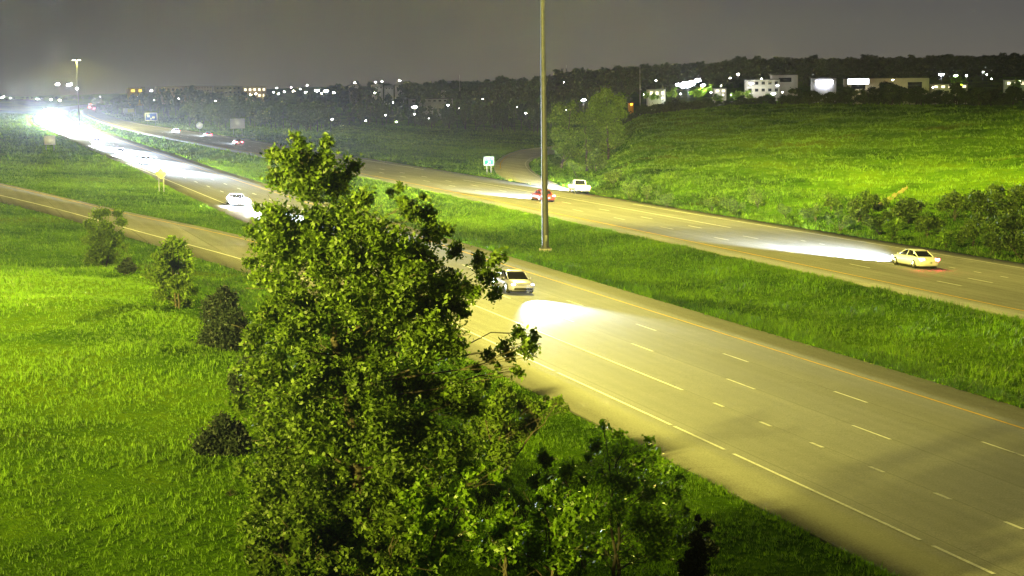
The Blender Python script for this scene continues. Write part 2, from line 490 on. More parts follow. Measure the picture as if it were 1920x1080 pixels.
def high_mast(P, hgt, r0, label, energy, cap, aim=None, cutoff=(.03, .16)):
    t = empty('high_mast_light', P); tag(t, label, 'light mast', 'high mast lights in the median')
    m = MB(); segs = 12
    for i in range(segs):
        a, b = i / segs, (i + 1) / segs
        ra, rb = r0 * (1 - a) + r0 * .42 * a, r0 * (1 - b) + r0 * .42 * b
        m.tube((0, 0, .3 + hgt * a), (0, 0, .3 + hgt * b), ra - (.012 if i % 4 == 3 else 0), rb, 16, False)
    m.build('pole', M['steel'], t, True)
    MB().tube((0, 0, -.4), (0, 0, .26), r0 * 1.9, r0 * 1.9, 20).build('foundation', M['concrete'], t)
    fl = MB().tube((0, 0, .26), (0, 0, .31), r0 * 1.6, r0 * 1.6, 20)
    for k in range(8):
        a = k * math.pi / 4; fl.tube((math.cos(a) * r0 * 1.35, math.sin(a) * r0 * 1.35, .3), (math.cos(a) * r0 * 1.35, math.sin(a) * r0 * 1.35, .42), .035, .035, 6)
    fl.build('base_flange', M['steel'], t)
    MB().box((0, -r0 - .01, 1.2), (.2, .06, .55)).build('access_door', M['steel_far'], t)
    z = hgt + .3
    ring = MB()
    for k in range(24):
        a, b = k * math.pi / 12, (k + 1) * math.pi / 12
        ring.tube((math.cos(a), math.sin(a), z - .3), (math.cos(b), math.sin(b), z - .3), .05, .05, 6)
    for k in range(6):
        a = k * math.pi / 3; ring.tube((0, 0, z), (math.cos(a) * 1.0, math.sin(a) * 1.0, z - .3), .04, .04, 6)
    ring.build('lamp_ring', M['steel'], t)
    for k in range(6):
        a = k * math.pi / 3
        h = MB().tube((math.cos(a) * 1.25, math.sin(a) * 1.25, z - .28), (math.cos(a) * 1.25, math.sin(a) * 1.25, z - .62), .12, .3, 12)
        ho = h.build('luminaire', M['steel'], t)
        MB().tube((math.cos(a) * 1.25, math.sin(a) * 1.25, z - .63), (math.cos(a) * 1.25, math.sin(a) * 1.25, z - .66), .26, .22, 12).build('lens', M_LENS, ho)
    mast_light(t, z - 1.0, energy, LIGHTCOL, cap, aim, cutoff)
    return t
M_LENS = emit('luminaire_lens', (1.0, .95, .8), 60)
_u, _v = plane_pt(1023, 460, .35)
MAST = ground(_u, _v)
high_mast(MAST, 32.0, .31, 'tall grey tapered light mast standing in the grass median', 70000, .32, ((.42, .91, .40, .96, 4.2), (-.74, -.67, .905, .985, 4.0), (.05, -1.0, .66, .96, .55)))
_u, _v = plane_pt(149, 234, .3)
high_mast(ground(_u, _v), 24.0, .30, 'distant light mast with glowing head beyond the oncoming headlights', 40000, .3)

# unseen mast added behind the camera's left shoulder to light knoll and trees
t = high_mast(ground(-46.0, 2.0), 17.0, .26, 'added light mast out of view left of the camera, lighting knoll and trees', 42000, .20, ((.90, .44, .88, .97, 1.0), (.50, .87, .86, .97, 1.7)), (-.05, .02))

# ------------------------------------------------------------------ terrain
def terrain():
    fa = np.arctan((np.arange(-560, 2480, 9) - 960) / F) + .3205
    lo = np.linspace(fa[0] - R(40), fa[0], 40, endpoint=False); hi = np.linspace(fa[-1], fa[-1] + R(40), 41)[1:]
    rest = np.linspace(hi[-1], lo[0] + 2 * np.pi, 60)[1:-1]
    ang = np.concatenate([lo, fa, hi, rest]); na = len(ang)
    rs = np.concatenate([[2.0], np.geomspace(6, 9000, 430)]); nr = len(rs)
    A, Rr = np.meshgrid(ang, rs)
    U, V = Rr * np.sin(A), Rr * np.cos(A)
    Vs = np.maximum(V, -60)
    w = T(U, Vs)
    # under the pavements keep the earth well below the slab
    P = g2w(U, V, w).reshape(-1, 3)
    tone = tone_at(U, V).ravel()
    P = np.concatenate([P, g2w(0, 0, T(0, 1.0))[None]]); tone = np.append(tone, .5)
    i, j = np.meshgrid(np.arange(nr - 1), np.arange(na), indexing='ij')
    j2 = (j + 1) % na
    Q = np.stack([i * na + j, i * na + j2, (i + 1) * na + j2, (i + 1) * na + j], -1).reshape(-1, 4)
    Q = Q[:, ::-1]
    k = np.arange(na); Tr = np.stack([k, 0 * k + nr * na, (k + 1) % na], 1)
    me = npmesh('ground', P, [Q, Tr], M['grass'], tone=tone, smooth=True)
    tag(link('ground', me), kind='structure')

def tone_at(u, v):
    u = np.asarray(u, float); v = np.asarray(v, float)
    t = np.full(np.broadcast(u, v).shape, .52)
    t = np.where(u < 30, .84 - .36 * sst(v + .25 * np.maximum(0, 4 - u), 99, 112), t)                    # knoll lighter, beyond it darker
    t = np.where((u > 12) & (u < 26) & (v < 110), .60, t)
    t = np.where((u > 46) & (u < 62), .52 + .15 * sst(v, 170, 260), t)       # median
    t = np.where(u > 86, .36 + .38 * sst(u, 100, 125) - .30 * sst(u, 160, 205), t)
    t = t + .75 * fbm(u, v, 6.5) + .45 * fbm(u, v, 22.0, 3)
    return t
terrain()

# ------------------------------------------------------------------ pavements
def vsamples(v0, v1):
    out_ = [v0]
    while out_[-1] < v1: out_.append(min(v1, out_[-1] + max(3.0, out_[-1] * .018)))
    return np.array(out_)

def strip(name, fl, fr, v0, v1, w, mat, thick=.2, cols=5, kind='structure'):
    vs = vsamples(v0, v1)
    ts = np.linspace(0, 1, cols)
    a = np.array([fl(x) for x in vs]); b = np.array([fr(x) for x in vs])
    U = a[:, None] * (1 - ts) + b[:, None] * ts; V = np.repeat(vs[:, None], cols, 1)
    P = g2w(U, V, w); n = cols
    top = P.reshape(-1, 3)
    bl = g2w(U[:, 0], vs, w - thick); br = g2w(U[:, -1], vs, w - thick)
    k = len(top); m = len(vs)
    i, j = np.meshgrid(np.arange(m - 1), np.arange(n - 1), indexing='ij')
    Q = np.stack([i * n + j, i * n + j + 1, (i + 1) * n + j + 1, (i + 1) * n + j], -1).reshape(-1, 4)
    i = np.arange(m - 1)
    QL = np.stack([i * n, (i + 1) * n, k + i + 1, k + i], 1); QR = np.stack([i * n + n - 1, k + m + i, k + m + i + 1, (i + 1) * n + n - 1], 1)
    VV = np.concatenate([top, bl, br]); uv = np.concatenate([np.stack([U, V], -1).reshape(-1, 2), np.stack([U[:, 0], vs], 1), np.stack([U[:, -1], vs], 1)])
    o = link(name, npmesh(name, VV, [np.concatenate([Q, QL, QR])] if thick else [Q], mat, uv=uv))
    if kind: tag(o, kind=kind)
    return o

strip('highway_near_carriageway', nR, nL, 18, 1880, 0, M['road'], cols=9)
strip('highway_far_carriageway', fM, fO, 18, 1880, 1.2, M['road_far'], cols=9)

def px_strip(name, left, right, w, mat, n=60, z=0.0, thick=.2, kind='structure'):
    """paving between two picture-traced edges, laid on the valley floor at height w"""
    def res_(pts):
        P = np.array([plane_pt(x, y, w) for x, y in pts]); d = np.r_[0, np.cumsum(np.hypot(*np.diff(P, axis=0).T))]
        s = np.linspace(0, d[-1], n); 
        q = np.stack([np.interp(s, d, P[:, 0]), np.interp(s, d, P[:, 1])], 1)
        for _ in range(6): q[1:-1] = (q[:-2] + 2 * q[1:-1] + q[2:]) / 4
        return q
    A, B = res_(left), res_(right)
    cols = 4; ts = np.linspace(0, 1, cols)
    UV = A[:, None] * (1 - ts)[None, :, None] + B[:, None] * ts[None, :, None]
    P = g2w(UV[..., 0], UV[..., 1], w + z).reshape(-1, 3); k = len(P)
    i, j = np.meshgrid(np.arange(n - 1), np.arange(cols - 1), indexing='ij')
    Q = np.stack([i * cols + j, i * cols + j + 1, (i + 1) * cols + j + 1, (i + 1) * cols + j], -1).reshape(-1, 4)
    bl = g2w(A[:, 0], A[:, 1], w + z - thick); br = g2w(B[:, 0], B[:, 1], w + z - thick); i = np.arange(n - 1)
    QL = np.stack([i * cols, (i + 1) * cols, k + i + 1, k + i], 1); QR = np.stack([i * cols + cols - 1, k + n + i, k + n + i + 1, (i + 1) * cols + cols - 1], 1)
    uv = np.concatenate([UV.reshape(-1, 2), A, B])
    o = link(name, npmesh(name, np.concatenate([P, bl, br]), [np.concatenate([Q, QL, QR])] if thick else [Q], mat, uv=uv)); 
    if kind: tag(o, kind=kind)
    return A, B, o

# on-ramp: from the far left, joining the near carriageway behind the big tree
RA, RB, _ = px_strip('entrance_ramp', [(-420, 262), (-200, 300), (0, 343), (60, 356), (150, 377), (230, 396), (370, 423), (467, 444), (560, 470), (640, 490)],
                     [(-420, 285), (-200, 332), (0, 378), (130, 410), (300, 462), (457, 507), (600, 560), (760, 632)], 0.006, M['ramp'])
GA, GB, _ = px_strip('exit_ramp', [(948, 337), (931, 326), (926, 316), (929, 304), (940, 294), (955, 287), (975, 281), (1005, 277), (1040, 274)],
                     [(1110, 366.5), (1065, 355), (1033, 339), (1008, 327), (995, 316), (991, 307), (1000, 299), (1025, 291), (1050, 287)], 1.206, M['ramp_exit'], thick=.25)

# ------------------------------------------------------------------ painted markings
def line(name, pts, wd, w, mat, dashes=None):
    """pts: function v -> u; dashes: list of (v0, v1)"""
    V = []; Q = []
    for v0, v1 in dashes:
        vs = vsamples(v0, v1) if v1 - v0 > 6 else np.array([v0, v1])
        u = np.array([pts(x) for x in vs]); k = len(V) and sum(len(x) for x in V)
        jit = rng.normal(0, .006)
        hw = wd / 2 + np.maximum(0, vs - 120) * .00016
        V.append(np.concatenate([g2w(u - hw + jit, vs, w), g2w(u + hw + jit, vs, w)])); m = len(vs); i = np.arange(m - 1)
        Q.append(np.stack([i, i + m, i + m + 1, i + 1], 1) + k)
    o = link(name, npmesh(name, np.concatenate(V), [np.concatenate(Q)], mat)); tag(o, kind='structure'); return o

line('yellow_edge_line', lambda v: 43.5 + (nL(v) - 46.6) * (v > 300), .16, .012, M['yellow'], [(20, 900)])
line('yellow_edge_line', lambda v: fM(v) + 3.2, .18, 1.212, M['yellow'], [(20, 900)])
yA, yB = 100.07, 96.18
dB = [(yB - 3.05 + 12.192 * k - 0 * 12.192, yB + 12.192 * k) for k in range(-6, 30)]
dA = [(yA - 3.05 + 12.192 * k, yA + 12.192 * k) for k in range(-6, 30)]
YB = 43.5 + .0
mid = lambda v: (nL(v) - 46.6) * (v > 300)
line('lane_line', lambda v: 39.83 + mid(v) * .6, .14, .012, M['white'], dB)
line('lane_line', lambda v: 36.17 + mid(v) * .3, .14, .012, M['white'], dA)
def uv_of(px, py, w=0): return plane_pt(px, py, w)
dots = [uv_of(*p)[1] for p in ((1268, 728), (1343, 759), (1427, 795), (1527, 834), (1638, 880), (1760, 930), (1893, 985))]
line('dotted_lane_line', lambda v: 32.5, .17, .012, M['white'], [(a - .55, a + .45) for a in dots] + [(73.6, 112)])
line('lane_line', lambda v: 32.45, .15, .012, M['white'], [(112, 320)])
line('white_edge_line', lambda v: 28.36, .15, .012, M['white'], [(24, 40.5), (41.4, 44.6), (45.3, 58.4), (59.2, 64), (64.3, 78), (78.5, 118)])
# ramp edge line (right hand side of the on-ramp)
def poly_line(name, P, wd, w, mat):
    P = np.asarray(P); d = np.gradient(P, axis=0); d /= np.hypot(d[:, 0], d[:, 1])[:, None]; nn = np.stack([-d[:, 1], d[:, 0]], 1) * wd / 2
    a, b = P + nn, P - nn; m = len(P); i = np.arange(m - 1)
    o = link(name, npmesh(name, np.concatenate([g2w(a[:, 0], a[:, 1], w), g2w(b[:, 0], b[:, 1], w)]), [np.stack([i, i + m, i + m + 1, i + 1], 1)], mat)); tag(o, kind='structure'); return o
poly_line('white_edge_line', RB * .70 + RA * .30, .2, .02, M['white'])
poly_line('yellow_edge_line', RA * .90 + RB * .10, .14, .02, M['yellow'])
poly_line('yellow_edge_line', (GA * .86 + GB * .14)[12:], .16, 1.222, M['yellow'])
poly_line('white_edge_line', (GA * .12 + GB * .88)[:], .16, 1.222, M['white'])
# far carriageway
fd = [uv_of(x, y, 1.2)[1] for x, y in ((1342, 445), (1462, 468))]
per = 13.1
d1 = [(fd[0] + (k) * per - 3.3, fd[0] + k * per) for k in range(-9, 30)]
d2 = [(fd[0] + (k) * per + 2.5 - 3.3, fd[0] + k * per + 2.5) for k in range(-9, 30)]
line('lane_line', lambda v: fM(v) + 8.1, .15, 1.212, M['white'], d1)
line('lane_line', lambda v: fM(v) + 12.3, .15, 1.212, M['white'], d2)
line('lane_line', lambda v: fM(v) + 16.3, .16, 1.212, M['white'], [(20, 26)] + [(a, a + 1.0) for a in np.arange(30, 150, 3.7)] + [(165, 262)])
line('white_edge_line', lambda v: fO(v) - 3.2, .16, 1.212, M['white'], [(20, 205), (300, 700)])

# ------------------------------------------------------------------ grass
def inside_poly(x, y, P):
    P = np.asarray(P); c = np.zeros(len(x), bool); j = len(P) - 1
    for i in range(len(P)):
        xi, yi = P[i]; xj, yj = P[j]
        if yi != yj:
            m = ((yi > y) != (yj > y)) & (x < (xj - xi) * (y - yi) / (yj - yi) + xi); c ^= m
        j = i
    return c
RAMP_POLY = np.concatenate([RA, RB[::-1]]); EXIT_POLY = np.concatenate([GA, GB[::-1]])

def paved(u, v, pad=.0):
    m = (u > nR(v) - pad) & (u < nL(v) + pad)
    m |= (u > fM(v) - pad) & (u < fO(v) + pad)
    m |= inside_poly(u, v, RAMP_POLY) | inside_poly(u, v, EXIT_POLY)
    return m

def tufts(name, u, v, hgt, blades, wid, label, tone_off=0.0, jit=.16):
    keep = ~paved(u, v, -.05)
    px = px_of(u, v); keep &= (px > -140) & (px < 2060)
    u, v = u[keep], v[keep]
    n = len(u); B = ground(u, v, -.02)
    cl = 2.2 * fbm(u, v, 2.6, 4)
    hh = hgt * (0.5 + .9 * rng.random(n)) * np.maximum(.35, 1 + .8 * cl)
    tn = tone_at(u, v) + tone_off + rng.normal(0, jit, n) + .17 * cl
    V = []; tone = []
    for b in range(blades):
        a = rng.random(n) * 2 * np.pi; dx, dy = np.cos(a), np.sin(a)
        lean = hh * (.25 + .7 * rng.random(n)); off = rng.normal(0, hgt * .32, (n, 2))
        p = B + np.c_[off, np.zeros(n)]
        sx, sy = -dy * wid / 2 * (.6 + .8 * rng.random(n)), dx * wid / 2
        l_ = p + np.c_[-sx, -sy, np.zeros(n)]; r2 = p + np.c_[sx, sy, np.zeros(n)]
        tip = p + np.c_[dx * lean, dy * lean, hh * (.7 + .5 * rng.random(n))]
        V.append(np.stack([l_, r2, tip], 1)); t = np.clip(tn + rng.normal(0, .1, n), 0, 1); tone.append(np.stack([t * .7, t * .7, t], 1))
    V = np.concatenate(V).reshape(-1, 3); tone = np.concatenate(tone).ravel()
    Tr = np.arange(len(V)).reshape(-1, 3)
    o = link(name, npmesh(name, V, [Tr], M['blade'], tone=tone)); tag(o, label, 'grass', kind='stuff'); return o

def rnd(n, u0, u1, v0, v1, pw=1.0):
    return u0 + (u1 - u0) * rng.random(n), v0 + (v1 - v0) * rng.random(n) ** pw
u, v = rnd(100000, -14, 26, 30, 118, 1.15)
tufts('grass', u, v, .12, 4, .034, 'lime green rough grass covering the knoll in the left foreground')
u, v = rnd(38000, 2, 34, 104, 330, 1.3)
tufts('verge_grass', u, v, .20, 3, .07, 'dark green grass between the entrance ramp and the near carriageway')
u, v = rnd(42000, 46.4, 62.5, 60, 330, 1.2)
tufts('median_grass', u, v, .24, 4, .065, 'dark green long grass filling the median between the carriageways', 0, .2)
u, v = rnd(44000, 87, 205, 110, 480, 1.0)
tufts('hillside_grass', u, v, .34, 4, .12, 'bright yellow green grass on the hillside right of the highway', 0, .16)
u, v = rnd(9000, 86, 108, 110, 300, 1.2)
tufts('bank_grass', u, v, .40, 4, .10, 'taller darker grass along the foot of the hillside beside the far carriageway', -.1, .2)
u, v = rnd(14000, 80, 190, 300, 700, 1.2)
tufts('meadow_grass', u, v, .32, 3, .16, 'dim grass field beyond the exit ramp below the dark trees', -.12, .16)
u, v = rnd(30000, -60, 64, 280, 900, 1.0)
tufts('far_verge_grass', u, v, .45, 3, .22, 'distant mown grass either side of the oncoming carriageway', 0, .14)
u, v = rnd(24000, 60, 330, 330, 980, 1.0)
tufts('far_field_grass', u, v, .5, 3, .26, 'dim grass of the far field in front of the dark tree line', -.1, .14)
u = np.abs(rng.normal(0, .7, 9000)); v = 40 + 260 * rng.random(9000) ** 1.3
tufts('median_edge_weeds', nL(v) + .1 + u, v, .34, 4, .07, 'darker ragged weeds along the near edge of the median', -.22, .12)
# fringes where the turf creeps over the pavement edges
for nm, fn, side, lab in (('verge_grass', nR, -1, 'bright thin fringe of grass along the near shoulder'), ('median_grass', nL, 1, 'ragged grass fringe on the near side of the median'), ('median_grass', fM, -1, 'ragged grass fringe on the far side of the median')):
    n = 9000; v = 34 + 260 * rng.random(n) ** 1.4; u = fn(v) + side * (np.abs(rng.normal(0, .28, n)) + .02)
    tufts(nm, u, v, .16, 3, .05, lab, .1)

# ------------------------------------------------------------------ foliage
def leaf_quads(C, size, tone, g, aspect=.62, up=.25):
    n = len(C)
    a = g.normal(0, 1, (n, 3)); a /= np.linalg.norm(a, axis=1)[:, None]
    b = g.normal(0, 1, (n, 3)); b -= (a * b).sum(1)[:, None] * a; b /= np.linalg.norm(b, axis=1)[:, None]
    s = size * (.4 + 1.05 * g.random(n))[:, None]
    P = np.stack([C - a * s * .5, C + b * s * aspect * .5, C + a * s * .55, C - b * s * aspect * .5], 1).reshape(-1, 3)
    return P, np.repeat(tone, 4)

def blob_points(c, r, n, g, flat=(1, 1, 1), shell=.45, gap=.25):
    d = g.normal(0, 1, (n, 3)); d /= np.linalg.norm(d, axis=1)[:, None]
    rad = g.random(n) ** shell
    # twiggy clusters: pull points towards random spray centres
    k = max(5, int(n / 26)); cc = g.normal(0, 1, (k, 3)); cc /= np.linalg.norm(cc, axis=1)[:, None]; cc *= (g.random(k) ** .4)[:, None]
    pts = d * rad[:, None]
    idx = g.integers(0, k, n); mixw = (.15 + .55 * g.random(n))[:, None]
    pts = pts * (1 - mixw) * .75 + cc[idx] * mixw * 1.05
    stray = (g.random(n) < .30)[:, None]
    pts = np.where(stray, pts * (1.05 + .55 * g.random(n))[:, None], pts)
    return c + pts * r * np.array(flat)

def foliage(name, blobs, leaf, dens, mat, parent, g, base_tone=.45, vary=.22):
    Ps, Ts = [], []
    for (c, r, k) in blobs:
        n = int(14 * dens * k * r * r / (leaf * leaf)); 
        if n < 3: continue
        C = blob_points(np.array(c), r, n, g)
        t = np.clip(base_tone + g.normal(0, .07) + g.normal(0, vary, n), 0, 1)
        Ps.append(C); Ts.append(t)
    C = np.concatenate(Ps); t = np.concatenate(Ts)
    P, tt = leaf_quads(C, leaf, t, g)
    return link(name, npmesh(name, P, [np.arange(len(P)).reshape(-1, 4)], mat, tone=tt), parent), len(C)

def limbs(m, base, top, blobs, r0, g, reach=.55, n=6):
    """trunk from base to top, and a bent limb from it to each blob"""
    base = np.array(base, float); top = np.array(top, float)
    K = 10; pts = [base + (top - base) * (i / K) + np.r_[g.normal(0, .012 * np.linalg.norm(top - base), 2), 0] * (0 < i) for i in range(K + 1)]
    rad = [r0 * (1 - .88 * (i / K) ** .85) for i in range(K + 1)]
    m.path(pts, rad, 9)
    hh = top[2] - base[2]
    for (c, r, k) in blobs:
        c = np.array(c); d = math.hypot(c[0] - base[0], c[1] - base[1])
        z = min(max(c[2] - d * reach - r * .4, base[2] + hh * .10), base[2] + hh * .93)
        f = (z - base[2]) / hh; i = min(int(f * K), K - 1); q = f * K - i
        p = np.array(pts[i]) * (1 - q) + np.array(pts[i + 1]) * q
        rr = max(.010, (rad[i] * (1 - q) + rad[i + 1] * q) * .27)
        e_ = c + g.normal(0, r * .2, 3); mid_ = (p + e_) / 2 + np.array([0, 0, .04 * np.linalg.norm(e_ - p)]) + g.normal(0, .05 * np.linalg.norm(e_ - p), 3)
        q1 = p + (mid_ - p) * .5 + g.normal(0, .02 * np.linalg.norm(e_ - p), 3); q2 = mid_ + (e_ - mid_) * .5 + g.normal(0, .03 * np.linalg.norm(e_ - p), 3)
        m.path([p, q1, mid_, q2, e_], [rr, rr * .8, rr * .62, rr * .42, rr * .18], n)
        for _ in range(4):
            s = q2 if g.random() < .5 else mid_; t_ = c + g.normal(0, r * .55, 3)
            m.path([s, (s + t_) / 2 + g.normal(0, .06 * r, 3), t_], [rr * .34, rr * .2, .006], 5)
    return pts

# the big foreground tree, its boughs placed as in the photograph around a real trunk
TR = 38.0                                             # metres from the camera
big = [(555, 262, 17), (516, 290, 20), (613, 268, 18), (562, 300, 34), (602, 305, 30), (655, 314, 22), (520, 335, 27), (570, 345, 40), (630, 345, 38), (680, 372, 26),
       (481, 392, 12), (505, 398, 20), (478, 432, 18), (472, 492, 18), (500, 460, 32), (493, 520, 28), (522, 415, 40), (535, 480, 45), (542, 550, 46), (500, 590, 30),
       (474, 630, 24), (560, 630, 50), (600, 420, 46), (655, 415, 40), (612, 490, 50), (672, 490, 44), (620, 555, 36), (700, 545, 40), (712, 430, 32), (735, 360, 9),
       (750, 352, 11), (766, 392, 24), (754, 376, 13), (792, 372, 10), (800, 402, 24), (775, 470, 34), (812, 440, 30), (735, 500, 34), (800, 500, 36), (838, 428, 14),
       (850, 470, 22), (826, 545, 38), (775, 565, 42), (895, 492, 20), (930, 484, 20), (908, 520, 24), (926, 552, 18), (890, 552, 20), (868, 590, 14), (850, 520, 22),
       (862, 575, 18), (970, 622, 18), (1000, 632, 13), (990, 655, 22), (952, 655, 22), (915, 668, 16), (968, 695, 15), (935, 690, 10), (893, 690, 12),
       (845, 640, 40), (790, 640, 46), (728, 615, 46), (668, 650, 50), (600, 700, 58), (540, 735, 52), (480, 705, 34), (452, 690, 20), (447, 757, 22), (478, 745, 20), (500, 785, 38),
       (680, 735, 54), (760, 715, 52), (832, 735, 48), (880, 760, 36), (592, 800, 58), (520, 845, 44), (700, 820, 52), (785, 815, 50), (850, 840, 44),
       (560, 915, 60), (745, 560, 40), (700, 575, 40), (820, 590, 36), (840, 560, 30), (760, 530, 36), (870, 540, 24), (720, 470, 34), (690, 430, 34), (640, 900, 58), (540, 1000, 56), (610, 1020, 56), (720, 930, 46), (700, 1030, 44), (500, 940, 34), (490, 1040, 40), (655, 975, 40), (770, 900, 40)]
def build_big_tree():
    g = np.random.default_rng(3)
    t = empty('tree'); tag(t, 'tall leafy tree filling the left centre foreground in front of the highway', 'tree')
    P0 = at_r(700, 1100, TR); gz = ground_z(P0[0], P0[1]); base = np.array([P0[0], P0[1], gz - .1]); t.location = base
    fwd = ray_dir(700, 700).copy(); fwd[2] = 0; fwd /= np.linalg.norm(fwd)
    blobs = []
    for (x, y, r) in big:
        half = 2.6 * (1 - .55 * max(0, (540 - y) / 300)) if y < 700 else 2.6
        side = min(1, abs(x - 640) / 290)
        dp = (g.random() - .5) * 2 * half * math.sqrt(max(.05, 1 - side * side)) * .8
        p = at_r(x, y, TR + dp - .25) ; rr = r / F * TR * 1.34
        blobs.append((p - base, rr, 1.0))
    # a second layer to give the crown its depth
    for (x, y, r) in big:
        if r > 33:
            dp = (g.random() - .5) * 5.2; p = at_r(x + g.normal(0, 12), y + g.normal(0, 12), TR + dp); blobs.append((p - base, r / F * TR * 1.05, .7))
    for k in range(210):                                   # inner fill between the boughs
        x = 645 + g.normal(0, 105); y = 420 + 600 * g.random() ; hw = 60 + 150 * min(1, max(0, (y - 280) / 380))
        if abs(x - 635) > hw: continue
        p = at_r(x, y, TR - 2.6 + g.random() * 3.8); blobs.append((p - base, .28 + .18 * g.random(), .5))
    top = at_r(572, 285, TR) - base
    m = MB(); limbs(m, (0, 0, 0), top, [b for b in blobs if b[2] > .8 and (b[1] > .36 or b[0][2] > 9 or abs(b[0][0]) > 3)], .19, g, .20)
    m.build('trunk', M['bark'], t, True)
    f, n = foliage('crown', blobs, .098, 1.9, M['leaf'], t, g, .42, .26)
    print('big tree leaves', n, 'height', top[2])
build_big_tree()

def blob_tree(name, label, cat, px, py, r, blobs_px, leaf, dens, mat, trunkr, seed, tone=.45, depth=.9, group=None, barkm='bark', top=None, vary=.22, stems=1, drop=0):
    """a tree or shrub rooted where the picture shows its foot; blobs_px gives its boughs, depth its thickness front to back"""
    g = np.random.default_rng(seed)
    t = empty(name); tag(t, label, cat, group)
    if r is None:
        P = ground_px(px, py); r = dist(P)
    else:
        P = at_r(px, py, r); P = np.array([P[0], P[1], ground_z(P[0], P[1])])
    t.location = P - np.array([0, 0, .05])
    base = np.array(t.location)
    ww = (max(b[0] for b in blobs_px) - min(b[0] for b in blobs_px)) / F * r * .5
    blobs = []
    for (x, y, br) in blobs_px:
        dp = (g.random() - .5) * 2 * ww * depth
        c = at_r(x, y, r + dp) - base; blobs.append((c, br / F * r * (1.5 if name == 'sapling' else 1.18), 1.4))
        if br > 14: 
            dp = (g.random() - .5) * 2 * ww * depth; c = at_r(x + g.normal(0, br * .3), y + g.normal(0, br * .3), r + dp) - base; blobs.append((c, br / F * r * .8, .7))
    for i, (c, br, k) in enumerate(blobs): c[2] = max(c[2], br * .35)
    ty = min(b[1] for b in blobs_px); tx = [b[0] for b in blobs_px if b[1] == ty][0]
    tp = at_r(tx, ty, r) - base
    m = MB()
    for s in range(stems):
        sub = blobs[s::stems]; 
        if not sub: continue
        tt = tp if stems == 1 else sub[int(np.argmax([b[0][2] for b in sub]))][0]
        limbs(m, (g.normal(0, .08) * (stems > 1), g.normal(0, .08) * (stems > 1), 0), tt, sub, trunkr, g, n=5)
    m.build('trunk', M[barkm], t, True)
    foliage('crown', blobs, leaf, dens, M[mat], t, g, tone, vary)
    return t

# saplings and shrubs along the crest on the left
blob_tree('sapling', 'open branched sapling at the top left end of the crest beside the ramp', 'young tree', 196, 502, None,
          [(183, 402, 10), (220, 400, 9), (172, 425, 13), (200, 425, 14), (228, 415, 10), (165, 450, 10), (188, 455, 20), (215, 450, 15), (180, 480, 17), (208, 480, 18), (160, 418, 6), (225, 440, 8), (235, 462, 8), (165, 488, 9), (198, 398, 8), (196, 495, 12)],
          .15, 2.0, 'leaf', .05, 11, .55, stems=3)
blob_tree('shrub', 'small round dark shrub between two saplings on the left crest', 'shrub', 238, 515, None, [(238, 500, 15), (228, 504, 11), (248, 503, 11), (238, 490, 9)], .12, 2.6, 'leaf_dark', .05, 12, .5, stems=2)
blob_tree('sapling', 'thin yellowish sapling in the middle of the left crest', 'young tree', 335, 578, None,
          [(322, 450, 9), (335, 462, 14), (312, 470, 14), (350, 475, 10), (300, 492, 14), (325, 495, 20), (352, 500, 14), (290, 520, 12), (315, 525, 20), (345, 530, 18), (362, 545, 10), (275, 515, 9), (300, 550, 14), (330, 560, 18), (355, 568, 10), (290, 480, 8)],
          .14, 2.1, 'leaf', .05, 13, .6, stems=3)
def cone(px, py, top, wid, n, seed, skew=0):
    g = np.random.default_rng(seed); o = []
    for i in range(n):
        f = (i + .5) / n; y = top + (py - top) * f; w = wid * (f ** .45) * (1 if f < .82 else .85)
        for s in range(1 + int(3 * f)): o.append((px + skew * (1 - f) + (g.random() - .5) * 2 * w * .55, y - 4, max(8, w * .55)))
    return o
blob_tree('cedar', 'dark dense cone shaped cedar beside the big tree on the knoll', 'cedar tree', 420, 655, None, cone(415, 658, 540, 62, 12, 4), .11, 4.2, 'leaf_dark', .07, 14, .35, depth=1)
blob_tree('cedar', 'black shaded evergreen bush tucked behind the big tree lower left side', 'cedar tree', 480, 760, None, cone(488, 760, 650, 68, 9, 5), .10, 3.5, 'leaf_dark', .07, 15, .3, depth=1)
blob_tree('cedar', 'added dark evergreen bush standing in for the black shadow by the big tree', 'cedar tree', 425, 848, None, cone(420, 855, 780, 62, 8, 6), .10, 3.8, 'leaf_dark', .05, 16, .3, depth=1)  # added bush, its dark mass replaces a shadow on the grass
blob_tree('shrub', 'small dark weed clump alone in the grass at the lower left', 'shrub', 434, 930, None, [(434, 922, 9), (428, 926, 6), (441, 925, 6)], .08, 1.8, 'leaf', .015, 17, .2, stems=2)
